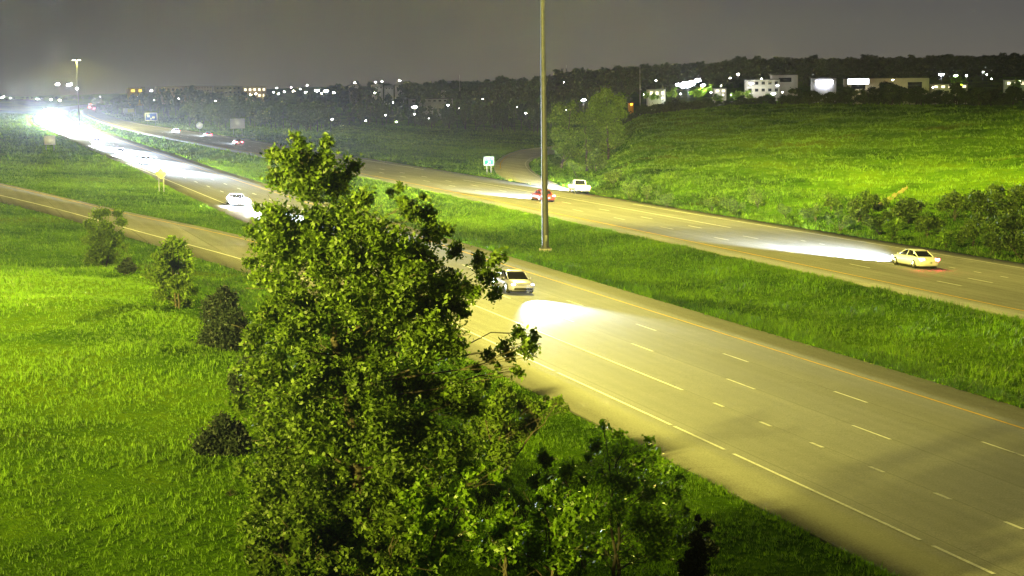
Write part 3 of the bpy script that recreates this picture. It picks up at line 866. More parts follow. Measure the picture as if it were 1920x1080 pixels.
# undergrowth at the foot of the big tree and along the lower right slope
blob_tree('shrub', 'bright yellow green bush low in the foreground right of the big trunk', 'shrub', 810, 1110, 36,
          [(800, 900, 26), (835, 870, 24), (880, 880, 30), (920, 885, 22), (770, 940, 34), (820, 950, 40), (870, 935, 30), (780, 1000, 40), (840, 1010, 44), (800, 1060, 44), (890, 990, 24)],
          .13, 1.80, 'leaf_bright', .04, 21, .42, stems=4)
blob_tree('shrub', 'wide mid green bush right of the big tree at the edge of the slope', 'shrub', 930, 870, 56,
          [(905, 720, 22), (950, 735, 24), (930, 770, 36), (980, 760, 22), (1010, 765, 18), (1045, 752, 15), (900, 800, 34), (960, 810, 34), (1060, 765, 9), (995, 790, 24), (880, 840, 30), (940, 850, 34), (1020, 748, 12)],
          .13, 1.95, 'leaf', .05, 22, .60, stems=4)
blob_tree('shrub', 'dense olive bush at the bottom centre between the bright bush and the sapling', 'shrub', 1040, 1110, 37,
          [(1040, 930, 30), (1080, 950, 30), (1010, 970, 30), (1060, 990, 38), (1000, 1030, 34), (1050, 1040, 40), (1100, 1020, 34), (1020, 930, 20), (1110, 960, 22), (960, 1050, 34), (930, 1000, 20)],
          .12, 1.88, 'leaf_bright', .05, 23, .30, stems=4)
blob_tree('sapling', 'pair of slender dark trunks with open crown at the bottom right of centre', 'young tree', 1150, 1120, 42,
          [(1135, 800, 13), (1160, 815, 14), (1120, 835, 20), (1155, 850, 24), (1218, 830, 13), (1230, 850, 16), (1195, 870, 22), (1240, 880, 22), (1130, 890, 26), (1170, 910, 28), (1215, 920, 30), (1260, 920, 22), (1105, 860, 14), (1150, 960, 30), (1200, 975, 34), (1250, 970, 30), (1280, 960, 16), (1180, 1030, 34), (1230, 1030, 34), (1130, 1030, 28), (1275, 1010, 22), (1275, 895, 12)],
          .12, .85, 'leaf_bright', .055, 24, .35, stems=2, barkm='bark_dark')
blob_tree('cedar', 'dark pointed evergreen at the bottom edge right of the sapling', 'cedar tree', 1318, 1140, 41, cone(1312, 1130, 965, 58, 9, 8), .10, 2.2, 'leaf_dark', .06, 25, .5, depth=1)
blob_tree('shrub', 'dull low bush hidden in shade at the bottom left of the big tree', 'shrub', 560, 1150, 35, [(480, 1020, 24), (520, 1010, 34), (570, 1010, 40), (630, 1020, 34), (500, 1070, 34), (560, 1070, 34), (620, 1075, 34)], .12, 1.95, 'leaf', .04, 26, .3, stems=3)
blob_tree('shrub', 'mid green bush at the bottom edge under the big trunk', 'shrub', 720, 1160, 35, [(700, 1000, 28), (740, 990, 26), (760, 1040, 30), (700, 1060, 34), (650, 1050, 26), (730, 1085, 34)], .11, 1.7, 'leaf', .03, 28, .5, stems=4)
blob_tree('shrub', 'leafy bush filling the slope between the olive bush and the slender sapling', 'shrub', 1090, 1040, 43, [(1060, 880, 24), (1020, 860, 22), (1095, 900, 20), (1040, 910, 30), (1085, 940, 26), (1000, 900, 24)], .12, 1.7, 'leaf_bright', .03, 29, .30, stems=4)
blob_tree('shrub', 'yellowish bush in the bottom centre below the grass gap', 'shrub', 945, 1100, 36, [(945, 985, 30), (925, 1000, 26), (965, 1000, 26), (945, 950, 24), (945, 1030, 32), (900, 1040, 26)], .12, 1.80, 'leaf_bright', .03, 27, .3, stems=4)

# ------------------------------------------------------------------ woods by the exit ramp
GR = 'trees beside the exit ramp'
def wood(name, label, px, py, r, blobs, seed, tone, mat='leaf', leaf=.36, dens=1.5):
    return blob_tree(name, label, 'tree' if name == 'tree' else 'shrub', px, py, r, blobs, leaf, dens, mat, .28 if name == 'tree' else .1, seed, tone, 1.0, None, 'bark_dark')
wood('tree', 'tallest round crowned tree at the right of the clump by the exit ramp', 1140, 300, 350,
     [(1138, 180, 18), (1118, 190, 16), (1160, 190, 16), (1112, 212, 18), (1142, 212, 24), (1166, 215, 14), (1125, 238, 20), (1155, 240, 18), (1142, 262, 22), (1120, 265, 16), (1160, 265, 12)], 31, .62)
wood('tree', 'dark broad tree directly right of the light mast behind the exit ramp', 1052, 305, 345,
     [(1050, 205, 16), (1072, 200, 14), (1035, 222, 14), (1062, 228, 20), (1085, 222, 16), (1042, 250, 16), (1068, 258, 20), (1092, 250, 16), (1050, 280, 16), (1078, 285, 16)], 32, .38)
wood('tree', 'mid height tree filling the gap between the tallest tree and the dark one', 1100, 300, 335,
     [(1098, 225, 16), (1112, 245, 14), (1090, 255, 14), (1105, 275, 16), (1120, 290, 12)], 33, .34)
wood('shrub', 'round ball shaped bush at the foot of the tree clump', 1117, 322, 320, [(1117, 298, 16), (1108, 306, 12), (1126, 306, 12), (1117, 288, 10)], 34, .34, 'leaf', .3, 2.0)
wood('shrub', 'low ragged shrub on the bank between the ramp and the round bush', 1083, 325, 300, [(1080, 312, 9), (1090, 316, 7), (1070, 306, 8)], 35, .6, 'leaf', .28, 1.2)
# shrubs along the foot of the hillside
gg = np.random.default_rng(51)
hs = [(1150, 335, 10, .4), (1182, 362, 12, .35), (1215, 366, 9, .45), (1250, 378, 10, .35), (1335, 385, 11, .3), (1372, 392, 12, .28), (1420, 378, 12, .4), (1475, 400, 10, .45), (1530, 402, 12, .3), (1575, 420, 13, .35), (1610, 400, 16, .25),
      (1650, 425, 15, .3), (1672, 436, 14, .75), (1700, 400, 18, .25), (1740, 430, 17, .4), (1772, 452, 13, .85), (1790, 395, 18, .3), (1825, 440, 20, .35), (1850, 400, 22, .3), (1885, 440, 24, .22), (1900, 400, 24, .35), (1875, 372, 16, .5), (1640, 385, 12, .3), (1560, 385, 10, .4), (1915, 465, 20, .2), (1862, 465, 16, .2)]
WORDS = ['left end of the row', 'just right of the white pickup truck', 'third from the left of the row', 'fourth from the left of the row', 'below the orange stain on the slope', 'dark one below the middle of the slope', 'higher up on the bank', 'small one on the bank left of the streaked car lights', 'above the bright headlight pool', 'wide one above the headlight pool', 'just below the bare earth streak',
         'beside the pale mound under the bare streak', 'pale mound shaped, under the bare streak', 'dark one right of the bare streak', 'directly above the red lit car', 'pale round one above the right hand car', 'tall one upper right of the bare streak', 'large one behind the right hand car', 'tall one near the right edge', 'darkest large one by the right edge', 'tallest one at the right edge', 'uppermost one near the right edge', 'left of the bare streak', 'upper left of the bare streak', 'lowest one at the right edge', 'low black one near the right edge']
for i, (x, y, r, tn) in enumerate(hs):
    r *= 1.35; bl = [(x + gg.normal(0, r * .6), y - r * .5 + gg.normal(0, r * .3), r * (.40 + .3 * gg.random())) for _ in range(9)]
    blob_tree('shrub', 'hillside bush, ' + WORDS[i], 'shrub', x, y + r * .8, None, bl, .26, 1.5, 'leaf' if tn < .7 else 'leaf_bright', .05, 60 + i, tn if tn < .7 else .4, 1.0, 'bushes along the foot of the hillside', 'bark_dark', stems=3)
# bare earth scar on the slope
def scar():
    c = [(1640, 388, 3), (1655, 381, 6), (1668, 374, 7), (1680, 366, 7), (1690, 360, 6), (1701, 353, 3)]
    c = [(np.interp(k / 24, np.linspace(0, 1, 6), [q[0] for q in c]), np.interp(k / 24, np.linspace(0, 1, 6), [q[1] for q in c]), np.interp(k / 24, np.linspace(0, 1, 6), [q[2] for q in c]) * (.5 + gg.random())) for k in range(25)]
    P0 = [ground_px(x, y - w * .5) for x, y, w in c]; P1 = [ground_px(x + 1, y + w * .6) for x, y, w in c]
    V = []; n = 7
    for a, b in zip(P0, P1):
        for k in range(n):
            p = a + (b - a) * k / (n - 1); V.append((p[0], p[1], ground_z(p[0], p[1]) + .10 + gg.normal(0, .02)))
    i, j = np.meshgrid(np.arange(len(c) - 1), np.arange(n - 1), indexing='ij')
    Q = np.stack([i * n + j, i * n + j + 1, (i + 1) * n + j + 1, (i + 1) * n + j], -1).reshape(-1, 4)
    tag(link('bare_earth', npmesh('bare_earth', V, [Q], M['dirt'], smooth=True)), kind='structure')
scar()

# ------------------------------------------------------------------ vehicles
def paint(name, col, rough=.3):
    m = simple(name, col, rough, 0, .06, 1.0); m.node_tree.nodes['Principled BSDF'].inputs['Coat Weight'].default_value = .6; return m
M['paint_silver'] = paint('paint_silver', (.40, .38, .66)); M['paint_white'] = paint('paint_white', (.82, .82, .82)); M['paint_dark'] = paint('paint_dark', (.05, .04, .055)); M['paint_red'] = paint('paint_red', (.35, .03, .02))
M['amber'] = emit('marker_lens', (1, .35, .05), 4); M['plate'] = simple('number_plate', (.7, .7, .68), .5)

def section(y, hw, z0, z1, crown=.0, k=.16):
    """rounded cross-section loop at station y"""
    h = z1 - z0
    return [(-hw * .86, y, z0), (-hw, y, z0 + h * .22), (-hw, y, z0 + h * .62), (-hw * .93, y, z1 - h * k * .5), (-hw * .72, y, z1 + crown * .7), (-hw * .25, y, z1 + crown),
            (hw * .25, y, z1 + crown), (hw * .72, y, z1 + crown * .7), (hw * .93, y, z1 - h * k * .5), (hw, y, z0 + h * .62), (hw, y, z0 + h * .22), (hw * .86, y, z0)]

def wheels(t, ys, x, r=.33):
    for y in ys:
        for sx in (-1, 1):
            w = MB().tube((sx * (x - .2), y, r), (sx * x, y, r), r, r, 20).build('tyre', M['tyre'], None); w.name = 'wheel'; w.parent = t
            rim = MB().tube((sx * (x - .05), y, r), (sx * (x + .008), y, r), r * .64, r * .60, 14)
            for k in range(5):
                a = k * 2 * math.pi / 5; rim.box((sx * (x + .012), y + math.cos(a) * r * .33, r + math.sin(a) * r * .33), (.012, .05, .05))
            rim.build('rim', M['rim'], w)

def beams(t, y, z, x, energy, toward=1, pitch=4.0, col=(.74, .86, 1.0), size=52, yaw=0):
    if energy <= 0: return
    L = bpy.data.lights.new('headlight_beam', 'SPOT'); L.energy = energy; L.color = col; L.spot_size = R(size); L.spot_blend = 1.0; L.shadow_soft_size = .12
    o = bpy.data.objects.new('headlight_beam', L); COL.objects.link(o); o.parent = t; o.location = (0, y + .15, z + .02)
    o.rotation_euler = (R(90 - pitch), 0, R(yaw)); o.scale = (1.0, .42, 1)

def sedan(name, label, cat, pmat, head=None, tail=None, energy=0, kind='sedan', group=None, pitch=4.0, size=52, yaw=0, lens=.13):
    t = empty(name); tag(t, label, cat, group)
    L, hw = 4.7, .92
    if kind == 'suv': ht, belt = 1.72, 1.05
    else: ht, belt = 1.44, .90
    b = MB(); f = 2.35
    if kind == 'suv':
        st = [(f, .70, .30, .62), (f - .10, .84, .24, .80), (f - .35, .90, .20, .93), (f - 1.0, .92, .18, 1.02), (f - 1.3, .92, .18, 1.06), (0, .93, .18, 1.06), (-1.6, .92, .18, 1.06), (-2.15, .90, .2, 1.03), (-2.32, .84, .3, .95)]
    else:
        st = [(f, .66, .30, .56), (f - .10, .80, .24, .68), (f - .4, .89, .18, .78), (f - 1.0, .92, .17, .86), (f - 1.25, .92, .17, .90), (0, .92, .17, .91), (-1.2, .92, .17, .93), (-1.9, .90, .18, .93), (-2.22, .85, .24, .88), (-2.35, .74, .34, .76)]
    b.loft([section(y, h_, a, c, .015) for y, h_, a, c in st]); b.build('body', pmat, t, False)
    g = MB()
    if kind == 'suv': gs = [(1.15, .80, 1.0, 1.03), (.45, .76, 1.0, 1.60), (.0, .75, 1.0, 1.66), (-1.7, .74, 1.0, 1.62), (-2.2, .76, 1.0, 1.05)]; rf = [(.50, .66, 1.585, 1.63), (.0, .70, 1.64, 1.70), (-1.0, .70, 1.64, 1.70), (-1.72, .68, 1.60, 1.65)]
    else: gs = [(1.20, .80, .86, .90), (.40, .72, .86, 1.34), (.0, .70, .86, 1.39), (-.85, .69, .86, 1.35), (-1.65, .76, .86, .92)]; rf = [(.42, .60, 1.325, 1.36), (.1, .65, 1.375, 1.42), (-.45, .65, 1.37, 1.42), (-.88, .61, 1.33, 1.365)]
    g.loft([section(y, h_, a, c, .01, .3) for y, h_, a, c in gs]); go = g.build('windows', M['glass_car'], t)
    MB().loft([section(y, h_, a, c, .008) for y, h_, a, c in rf]).build('roof', pmat, t)
    for sx in (-1, 1):
        (y0, h0, _, z0), (y1, h1, _, z1) = gs[0], gs[1]; MB().tube((sx * h0 * .93, y0, z0), (sx * h1 * .90, y1, z1 - .02), .035, .035, 6).build('pillar', pmat, t)
        (y0, h0, _, z0), (y1, h1, _, z1) = gs[-1], gs[-2]; MB().tube((sx * h0 * .93, y0, z0), (sx * h1 * .90, y1, z1 - .02), .04, .05, 6).build('pillar', pmat, t); MB().tube((sx * .88, -.25, belt), (sx * .72, -.30, ht - .09), .03, .03, 6).build('pillar', pmat, t)
        MB().ball((sx * (hw + .07), .92, belt + .06), .10, 8, 5, (1, .6, .8)).build('mirror', pmat, t)
        hl = MB().ball((sx * .66, f - .14, .64 if kind != 'suv' else .78), lens, 12, 6, (1.15, .75, .55)).build('headlight', head or M['rim'], t)
        tl = MB().box((sx * .68, -2.30, .78 if kind != 'suv' else .92), (.34, .12, .14)).build('taillight', tail or M['paint_red'], t)
    MB().box((0, f - .02, .36), (1.3, .10, .16)).box((0, f - .04, .56), (.8, .06, .08)).build('grille', M['trim'], t)
    MB().box((0, -2.36, .52), (.36, .03, .15)).build('number_plate', M['plate'], t)
    MB().box((0, 0, .2), (1.6, 4.2, .12)).build('underbody', M['trim'], t)
    wheels(t, (1.42, -1.38), hw + .005, .33 if kind != 'suv' else .37)
    beams(t, f, .66, .66, energy, 1, pitch, size=size, yaw=yaw)
    return t

def pickup(label):
    t = empty('pickup_truck'); tag(t, label, 'pickup truck')
    b = MB(); P = M['paint_white']
    st = [(2.85, .80, .42, .90), (2.72, .93, .36, 1.02), (2.3, .98, .34, 1.12), (1.5, .99, .34, 1.16), (1.2, .99, .34, 1.18), (0, .99, .34, 1.18), (-.72, .99, .34, 1.18)]
    b.loft([section(y, h_, a, c, .01) for y, h_, a, c in st]); b.build('body', P, t)
    bed = MB()
    for sx in (-1, 1): bed.box((sx * .94, -1.80, .80), (.10, 2.10, .80))
    bed.box((0, -1.80, .58), (1.78, 2.10, .34)); bed.build('cargo_bed', P, t)
    MB().box((0, -1.80, .765), (1.76, 2.05, .02)).build('bed_floor', M['trim'], t)
    MB().box((0, -2.90, .80), (1.86, .09, .78)).build('tailgate', P, t)
    gs = [(1.45, .86, 1.12, 1.18), (.80, .80, 1.12, 1.72), (.2, .79, 1.12, 1.80), (-.45, .79, 1.12, 1.76), (-.70, .84, 1.12, 1.2)]
    MB().loft([section(y, h_, a, c, .01, .3) for y, h_, a, c in gs]).build('windows', M['glass_car'], t)
    MB().loft([section(y, h_, a, c, .01) for y, h_, a, c in [(.86, .72, 1.70, 1.75), (.3, .76, 1.78, 1.85), (-.45, .74, 1.75, 1.81)]]).build('roof', P, t)
    for sx in (-1, 1):
        for q in (((sx * .80, 1.45, 1.16), (sx * .74, .80, 1.72), .045), ((sx * .80, -.70, 1.16), (sx * .74, -.45, 1.76), .09), ((sx * .80, .25, 1.16), (sx * .76, .2, 1.78), .05)): MB().tube(q[0], q[1], q[2], q[2], 6).build('pillar', P, t)
        MB().box((sx * 1.08, 1.15, 1.28), (.14, .12, .24)).build('mirror', M['trim'], t)
        MB().box((sx * .74, 2.78, .92), (.30, .12, .18)).build('headlight', M['head_dim'], t)
        MB().box((sx * .92, -2.94, .92), (.14, .08, .34)).build('taillight', M['tail'], t)
    MB().box((0, 2.86, .74), (1.0, .06, .26)).build('grille', M['trim'], t); MB().box((0, 2.94, .50), (1.86, .14, .18)).build('front_bumper', M['rim'], t); MB().box((0, -3.02, .50), (1.8, .14, .16)).build('rear_bumper', M['rim'], t)
    MB().box((0, 0, .38), (1.5, 5.0, .14)).build('underbody', M['trim'], t)
    wheels(t, (1.85, -1.75), 1.0, .40)
    beams(t, 2.86, .92, .7, 380000, 1, 3.6)
    return t

def park(t, u, v, w, away=True, hd=0.0):
    """set a vehicle on the sloping pavement; away = travelling up the picture"""
    P = g2w(u, v, w + .015)
    t.matrix_world = Matrix.Translation(P) @ Matrix([[CA, 0, SA, 0], [0, 1, 0, 0], [-SA, 0, CA, 0], [0, 0, 0, 1]]) @ Matrix.Rotation((0 if away else math.pi) + hd, 4, 'Z')
    return t

def pk(px, py, w): return plane_pt(px, py, w)

GC = 'oncoming vehicles on the near carriageway'
t = sedan('car', 'pale silver sedan driving out from behind the big tree toward the lower right', 'car', M['paint_silver'], M['head_dim'], None, 55000, pitch=2.5, size=44); u, v = pk(958, 545, 0); park(t, 37.9, v, 0, False)
t = sedan('car', 'dark car with glowing red tail lights passing behind the light mast', 'car', M['paint_red'], M['head_dim'], M['brake'], 330000, size=56); u, v = pk(1018, 377, 1.2); park(t, u, v, 1.2)
t = pickup('white pickup truck turning onto the exit ramp'); u, v = pk(1086, 362, 1.2); park(t, u, v, 1.2, True, R(-9))
t = sedan('car', 'pale car with red tail lights and a long white light pool ahead, far right', 'car', M['paint_white'], M['head_dim'], M['brake'], 700000, 'sedan', size=60); u, v = pk(1715, 500, 1.2); park(t, u, v, 1.2)

onc = [(430, 385, 36.5, 'nearest oncoming car with dazzling headlights just left of the big tree', 'sedan'), (252, 309, 38.0, 'second nearest oncoming car dazzling left of the diamond sign', 'suv'), (208, 291, 38.0, 'oncoming car with bright headlights third from the front of the queue', 'sedan'),
       (155, 273, 34.5, 'oncoming car fourth from the front close to the outer shoulder', 'suv'), (112, 252, 35, 'oncoming car fifth from the front beside the distant sign back', 'sedan')]
first = None
for px, py, u_, lab, k in onc:
    u, v = pk(px, py, 0)
    t = sedan('car', lab, 'car', M['paint_silver'], M['head'], None, 1000000, k, GC, pitch=3.8, size=28, yaw=8, lens=.5)
    park(t, min(max(u, nR(v) + 3.5), nL(v) - 4.2), v, 0, False)
    if first is None: first = t
proto = first
farproto = sedan('car', 'far oncoming car', 'car', M['paint_dark'], M['head'], None, 1900000, 'sedan', GC, pitch=3, size=30, yaw=4, lens=.55)
far_on = [(98, 243), (82, 238), (92, 228), (66, 234), (74, 224), (52, 228), (60, 217), (80, 214), (44, 219), (64, 208), (50, 206), (88, 206)]
PL = ['closest to the sign back', 'second closest', 'on the median side', 'in the middle of the glare', 'upper middle of the glare', 'toward the shoulder', 'deep inside the glare', 'at the median edge of the glare', 'at the left edge of the glare', 'near the top of the glare', 'top left of the glare', 'topmost of the glare']
for (px, py), pl in zip(far_on, PL):
    u, v = pk(px, py, 0); t = copy_tree(farproto) if pl != PL[-1] else farproto; v = min(v, 1500); ho = (nR(v) + 3.5, nL(v) - 3.5); u = min(max(u, ho[0]), ho[1])
    hd = math.atan2(float(nR(v + 5) - nR(v - 5)), 10.0); park(t, u, v, 0, False, -hd); t['label'] = 'far oncoming car, ' + pl
for (px, py, w, lab, en, hl) in ((446, 272, 1.2, 'dark car with bright red brake lights alone, left of the big tree top', 60000, 'brake'), (390, 257, 1.2, 'car with red lights second in the receding line by the small round sign', 160000, 'tail'), (330, 250, 1.2, 'small receding car ahead of the two red lit cars', 80000, 'tail')):
    u, v = pk(px, py, w); t = sedan('car', lab, 'car', M['paint_white'] if hl == 'tail' else M['paint_dark'], None, M[hl], en, group='receding cars on the far carriageway'); park(t, min(max(u, fM(v) + 4.5), fO(v) - 4), v, 1.2, True)
rb = None
for px, py, lab in ((150, 203, 'box truck with red rear lights, rightmost of the far braking group'), (136, 204, 'box truck with red rear lights in the middle of the far braking group'), (118, 203, 'box truck with pale rear, leftmost of the far braking group')):
    u, v = pk(px, py, 1.2); v = min(v, 1300); 
    if rb is None:
        t = empty('box_truck'); b = MB().box((0, -1.2, 2.0), (2.4, 6.4, 2.7)); b.build('cargo_box', M['paint_white'], t); MB().loft([section(y, h_, a, c) for y, h_, a, c in [(4.2, .9, .5, 1.4), (3.9, 1.05, .45, 1.9), (3.0, 1.1, .45, 2.3), (2.1, 1.1, .45, 2.35)]]).build('cab', M['paint_white'], t)
        for sx in (-1, 1): MB().box((sx * .95, -4.45, .85), (.4, .12, .5)).build('taillight', M['brake'], t)
        MB().box((0, -4.42, 3.2), (1.4, .06, .10)).build('marker_light', M['amber'], t); wheels(t, (3.1, -2.6), 1.18, .48); tag(t, lab, 'truck', 'braking trucks far up the highway'); rb = t
    else:
        t = copy_tree(rb); t['label'] = lab
    u = fM(v) + 3.5 + (3.6 if px < 145 else 7.5 if px < 125 else 0); park(t, u, v, 1.2)

# ------------------------------------------------------------------ signs
M['sign_green'] = simple('sign_green', (.015, .22, .13), .4, 0, .1); M['sign_white'] = simple('sign_white', (.55, .57, .55), .4, 0, .06); M['sign_yellow'] = simple('sign_yellow', (.60, .58, .20), .4, 0, .08)
M['sign_blue'] = simple('sign_blue', (.03, .08, .42), .4, 0, .1); M['sign_back'] = simple('aluminium_sign_back', (.42, .41, .42), .5, .3, .15)
def face(P, yaw=None):
    """heading that turns +Y of a sign toward the camera"""
    return math.atan2(-(CAM[0] - P[0]), CAM[1] - P[1]) if yaw is None else yaw
def sign(name, label, px, py, wd, ht, zc, plates, posts, w=None, post_r=.05, turn=0.0, cat='road sign'):
    P = ground_px(px, py); t = empty(name, P, (0, 0, face(P) + turn)); tag(t, label, cat)
    for x in posts: MB().tube((x, -.06, -.3), (x, -.06, zc + ht * .42), post_r, post_r, 8).build('post', M['steel_far'], t)
    b = MB()
    if plates == 'diamond':
        s = wd / 2
        for k, (rr, mat, nm) in enumerate(((s, 'sign_yellow', 'panel'),)):
            V = [(0, -.02, zc - rr), (rr, -.02, zc), (0, -.02, zc + rr), (-rr, -.02, zc), (0, .01, zc - rr), (rr, .01, zc), (0, .01, zc + rr), (-rr, .01, zc)]
            MB().add(V, [[0, 1, 2, 3], [7, 6, 5, 4], [0, 4, 5, 1], [1, 5, 6, 2], [2, 6, 7, 3], [3, 7, 4, 0]]).build(nm, M[mat], t)
    elif plates == 'round':
        MB().tube((0, -.02, zc), (0, .01, zc), wd / 2, wd / 2, 20).build('panel', M['sign_white'], t)
    else:
        base, border = plates
        pn = MB().box((0, 0, zc), (wd, .04, ht)).build('panel', M[base], t)
        if border:
            bw = min(wd, ht) * .07; q = MB()
            for sx in (-1, 1): q.box((sx * (wd / 2 - bw * .7), .024, zc), (bw, .012, ht - bw * .6)); q.box((0, .0235, zc + sx * (ht / 2 - bw * .7)), (wd - bw * 2.6, .012, bw))
            q.build('border', M[border], t)
    return t, P
def strokes(t, name, segs, s, ox, oz, y, wd, mat):
    b = MB()
    for (x0, z0), (x1, z1) in segs:
        a = math.atan2(z1 - z0, x1 - x0); L = math.hypot(x1 - x0, z1 - z0) * s + wd
        c, sn = math.cos(a), math.sin(a); b.box((ox + (x0 + x1) / 2 * s, y, oz + (z0 + z1) / 2 * s), (L, .012, wd), [[c, 0, -sn], [0, 1, 0], [sn, 0, c]])
    return b.build(name, M[mat], t)
LET = {'E': [((0, 0), (0, 1)), ((0, 1), (.6, 1)), ((0, .5), (.5, .5)), ((0, 0), (.6, 0))], 'X': [((0, 0), (.6, 1)), ((0, 1), (.6, 0))], 'I': [((.3, 0), (.3, 1))], 'T': [((.3, 0), (.3, 1)), ((0, 1), (.6, 1))], '7': [((0, 1), (.6, 1)), ((.6, 1), (.2, 0))]}
t, P = sign('exit_sign', 'small green exit sign with white border and arrow on the ramp gore', 917, 328, 1.75, 1.5, 2.35, ('sign_green', 'sign_white'), (-.35, .35))
# the sign face looks along +Y, which mirrors x for the viewer
def text(t, word, s, cx, z, y, wd, mat, adv=.9):
    wtot = (len(word) - 1) * adv * s + .6 * s; x = cx + wtot / 2
    for ch in word:
        strokes(t, 'letter', [((-a[0], a[1]), (-b[0], b[1])) for a, b in LET[ch]], s, x, z, y, wd, mat); x -= adv * s
text(t, 'EXIT', .40, .0, 2.52, .03, .075, 'sign_white')
strokes(t, 'arrow', [((.35, 0), (-.30, .60)), ((-.30, .60), (.10, .60)), ((-.30, .60), (-.30, .20))], .75, 0, 1.84, .03, .11, 'sign_white')
sign('warning_sign', 'yellow diamond warning sign on two posts beside the oncoming lanes', 303, 360, 1.5, 1.5, 2.4, 'diamond', (-.3, .3))
sign('sign_back', 'grey square back of a sign near the far oncoming glare', 94, 282, 2.3, 1.9, 2.1, ('sign_back', None), (-.8, .8))
sign('sign_back', 'dim bluish sign back on two posts below the dark trees', 446, 254, 4.4, 3.0, 3.6, ('sign_back', None), (-1.3, 1.3))
sign('road_sign', 'small round white sign on a thin post beside the receding red lit cars', 375, 257, 1.9, 1.9, 3.2, 'round', (0,), turn=.2)
t, P = sign('road_sign', 'bright yellow green panel sign far up the highway', 242, 217, 5.4, 2.3, 2.6, ('sign_white', None), (-2.2, 2.2)); MB().box((-1.0, .025, 2.6), (3.2, .02, 2.0)).build('legend_panel', M['sign_yellow'], t)
t, P = sign('road_sign', 'blurred blue service sign with white marks on the far verge', 284, 234, 4.6, 3.0, 3.0, ('sign_blue', 'sign_white'), (-1.5, 1.5)); MB().box((.9, .025, 3.2), (.9, .02, .8)).box((-.9, .025, 2.7), (1.0, .02, .7)).box((.1, .025, 2.3), (.5, .02, .6)).build('legend_panel', M['sign_white'], t)

# ------------------------------------------------------------------ woods in the middle distance
def tree_mesh(seed, h, wd, leaf, n, tone):
    g = np.random.default_rng(seed); bl = []
    for i in range(11):
        f = g.random(); z = h * (.22 + .70 * f); rad = wd * .5 * math.sin(math.pi * (.22 + .68 * f)) ; a = g.random() * 6.28; q = rad * g.random() ** .5 * .8
        bl.append((np.array([math.cos(a) * q, math.sin(a) * q, z]), h * (.13 + .09 * g.random()), 1.0))
    m = MB(); limbs(m, (0, 0, 0), (0, 0, h * .85), bl, h * .022, g, n=4)
    C = []; T_ = []
    for c, r, k in bl:
        k_ = int(n / len(bl)); C.append(blob_points(c, r, k_, g)); T_.append(np.clip(tone + g.normal(0, .1) + g.normal(0, .2, k_), 0, 1))
    C = np.concatenate(C); P, tt = leaf_quads(C, leaf, np.concatenate(T_), g)
    return m.mesh('trunk', M['bark_dark'], True), npmesh('crown', P, [np.arange(len(P)).reshape(-1, 4)], M['leaf_far'], tone=tt)
VAR = [tree_mesh(100 + i, 10.0, 8.5, .62, 2600, .35 + .06 * (i % 3)) for i in range(5)]
VARF = [tree_mesh(120 + i, 10.0, 9.0, 1.3, 620, .32) for i in range(4)]
gw = np.random.default_rng(9)
def woodtree(P, h, label, group, variants=VAR, wide=1.0):
    t = empty('tree', P, (0, 0, gw.random() * 6.28)); s = h / 10; t.scale = (s * wide * (.9 + .3 * gw.random()), s * wide * (.9 + .3 * gw.random()), s)
    tag(t, label, 'tree', group); a, b = variants[gw.integers(len(variants))]
    link('trunk', a, t); link('crown', b, t)
def top_at(px, py, r, P): return at_r(px, py, r)[2] - P[2]
def row(n, x0, x1, r0, r1, top, label, group, variants=VAR, jt=8, wide=1.0):
    for i in range(n):
        px = x0 + (x1 - x0) * (i + gw.random()) / n; r = r0 + (r1 - r0) * gw.random(); p = at_r(px, 200, r); P = np.array([p[0], p[1], ground_z(p[0], p[1]) - .4])
        y = np.interp(px, [a[0] for a in top], [a[1] for a in top]) + gw.normal(0, jt) ; h = max(4.0, top_at(px, y, r, P)); woodtree(P, h, label, group, variants, max(.6, min(1.5, 9 / h)) * wide)
row(26, 345, 620, 640, 760, [(345, 205), (400, 190), (450, 182), (520, 195), (620, 200)], 'leafy green tree in the belt behind the sign backs left of the big tree top', 'tree belt behind the far carriageway on the left', jt=6)
row(34, 170, 520, 900, 1150, [(170, 188), (230, 180), (300, 172), (380, 172), (520, 182)], 'dark tree in the wood below the row of pale buildings on the left skyline', 'dark wood under the left skyline', jt=5)
row(46, 520, 1040, 880, 1050, [(520, 200), (700, 200), (860, 195), (1040, 200)], 'dark tree along the far edge of the dim field', 'dark tree line along the far edge of the field', jt=6)
row(44, 560, 1180, 1150, 1500, [(560, 182), (760, 178), (900, 172), (1180, 165)], 'dark tree among scattered house lights in the middle distance', 'dark wood with scattered house lights', VARF, jt=6)
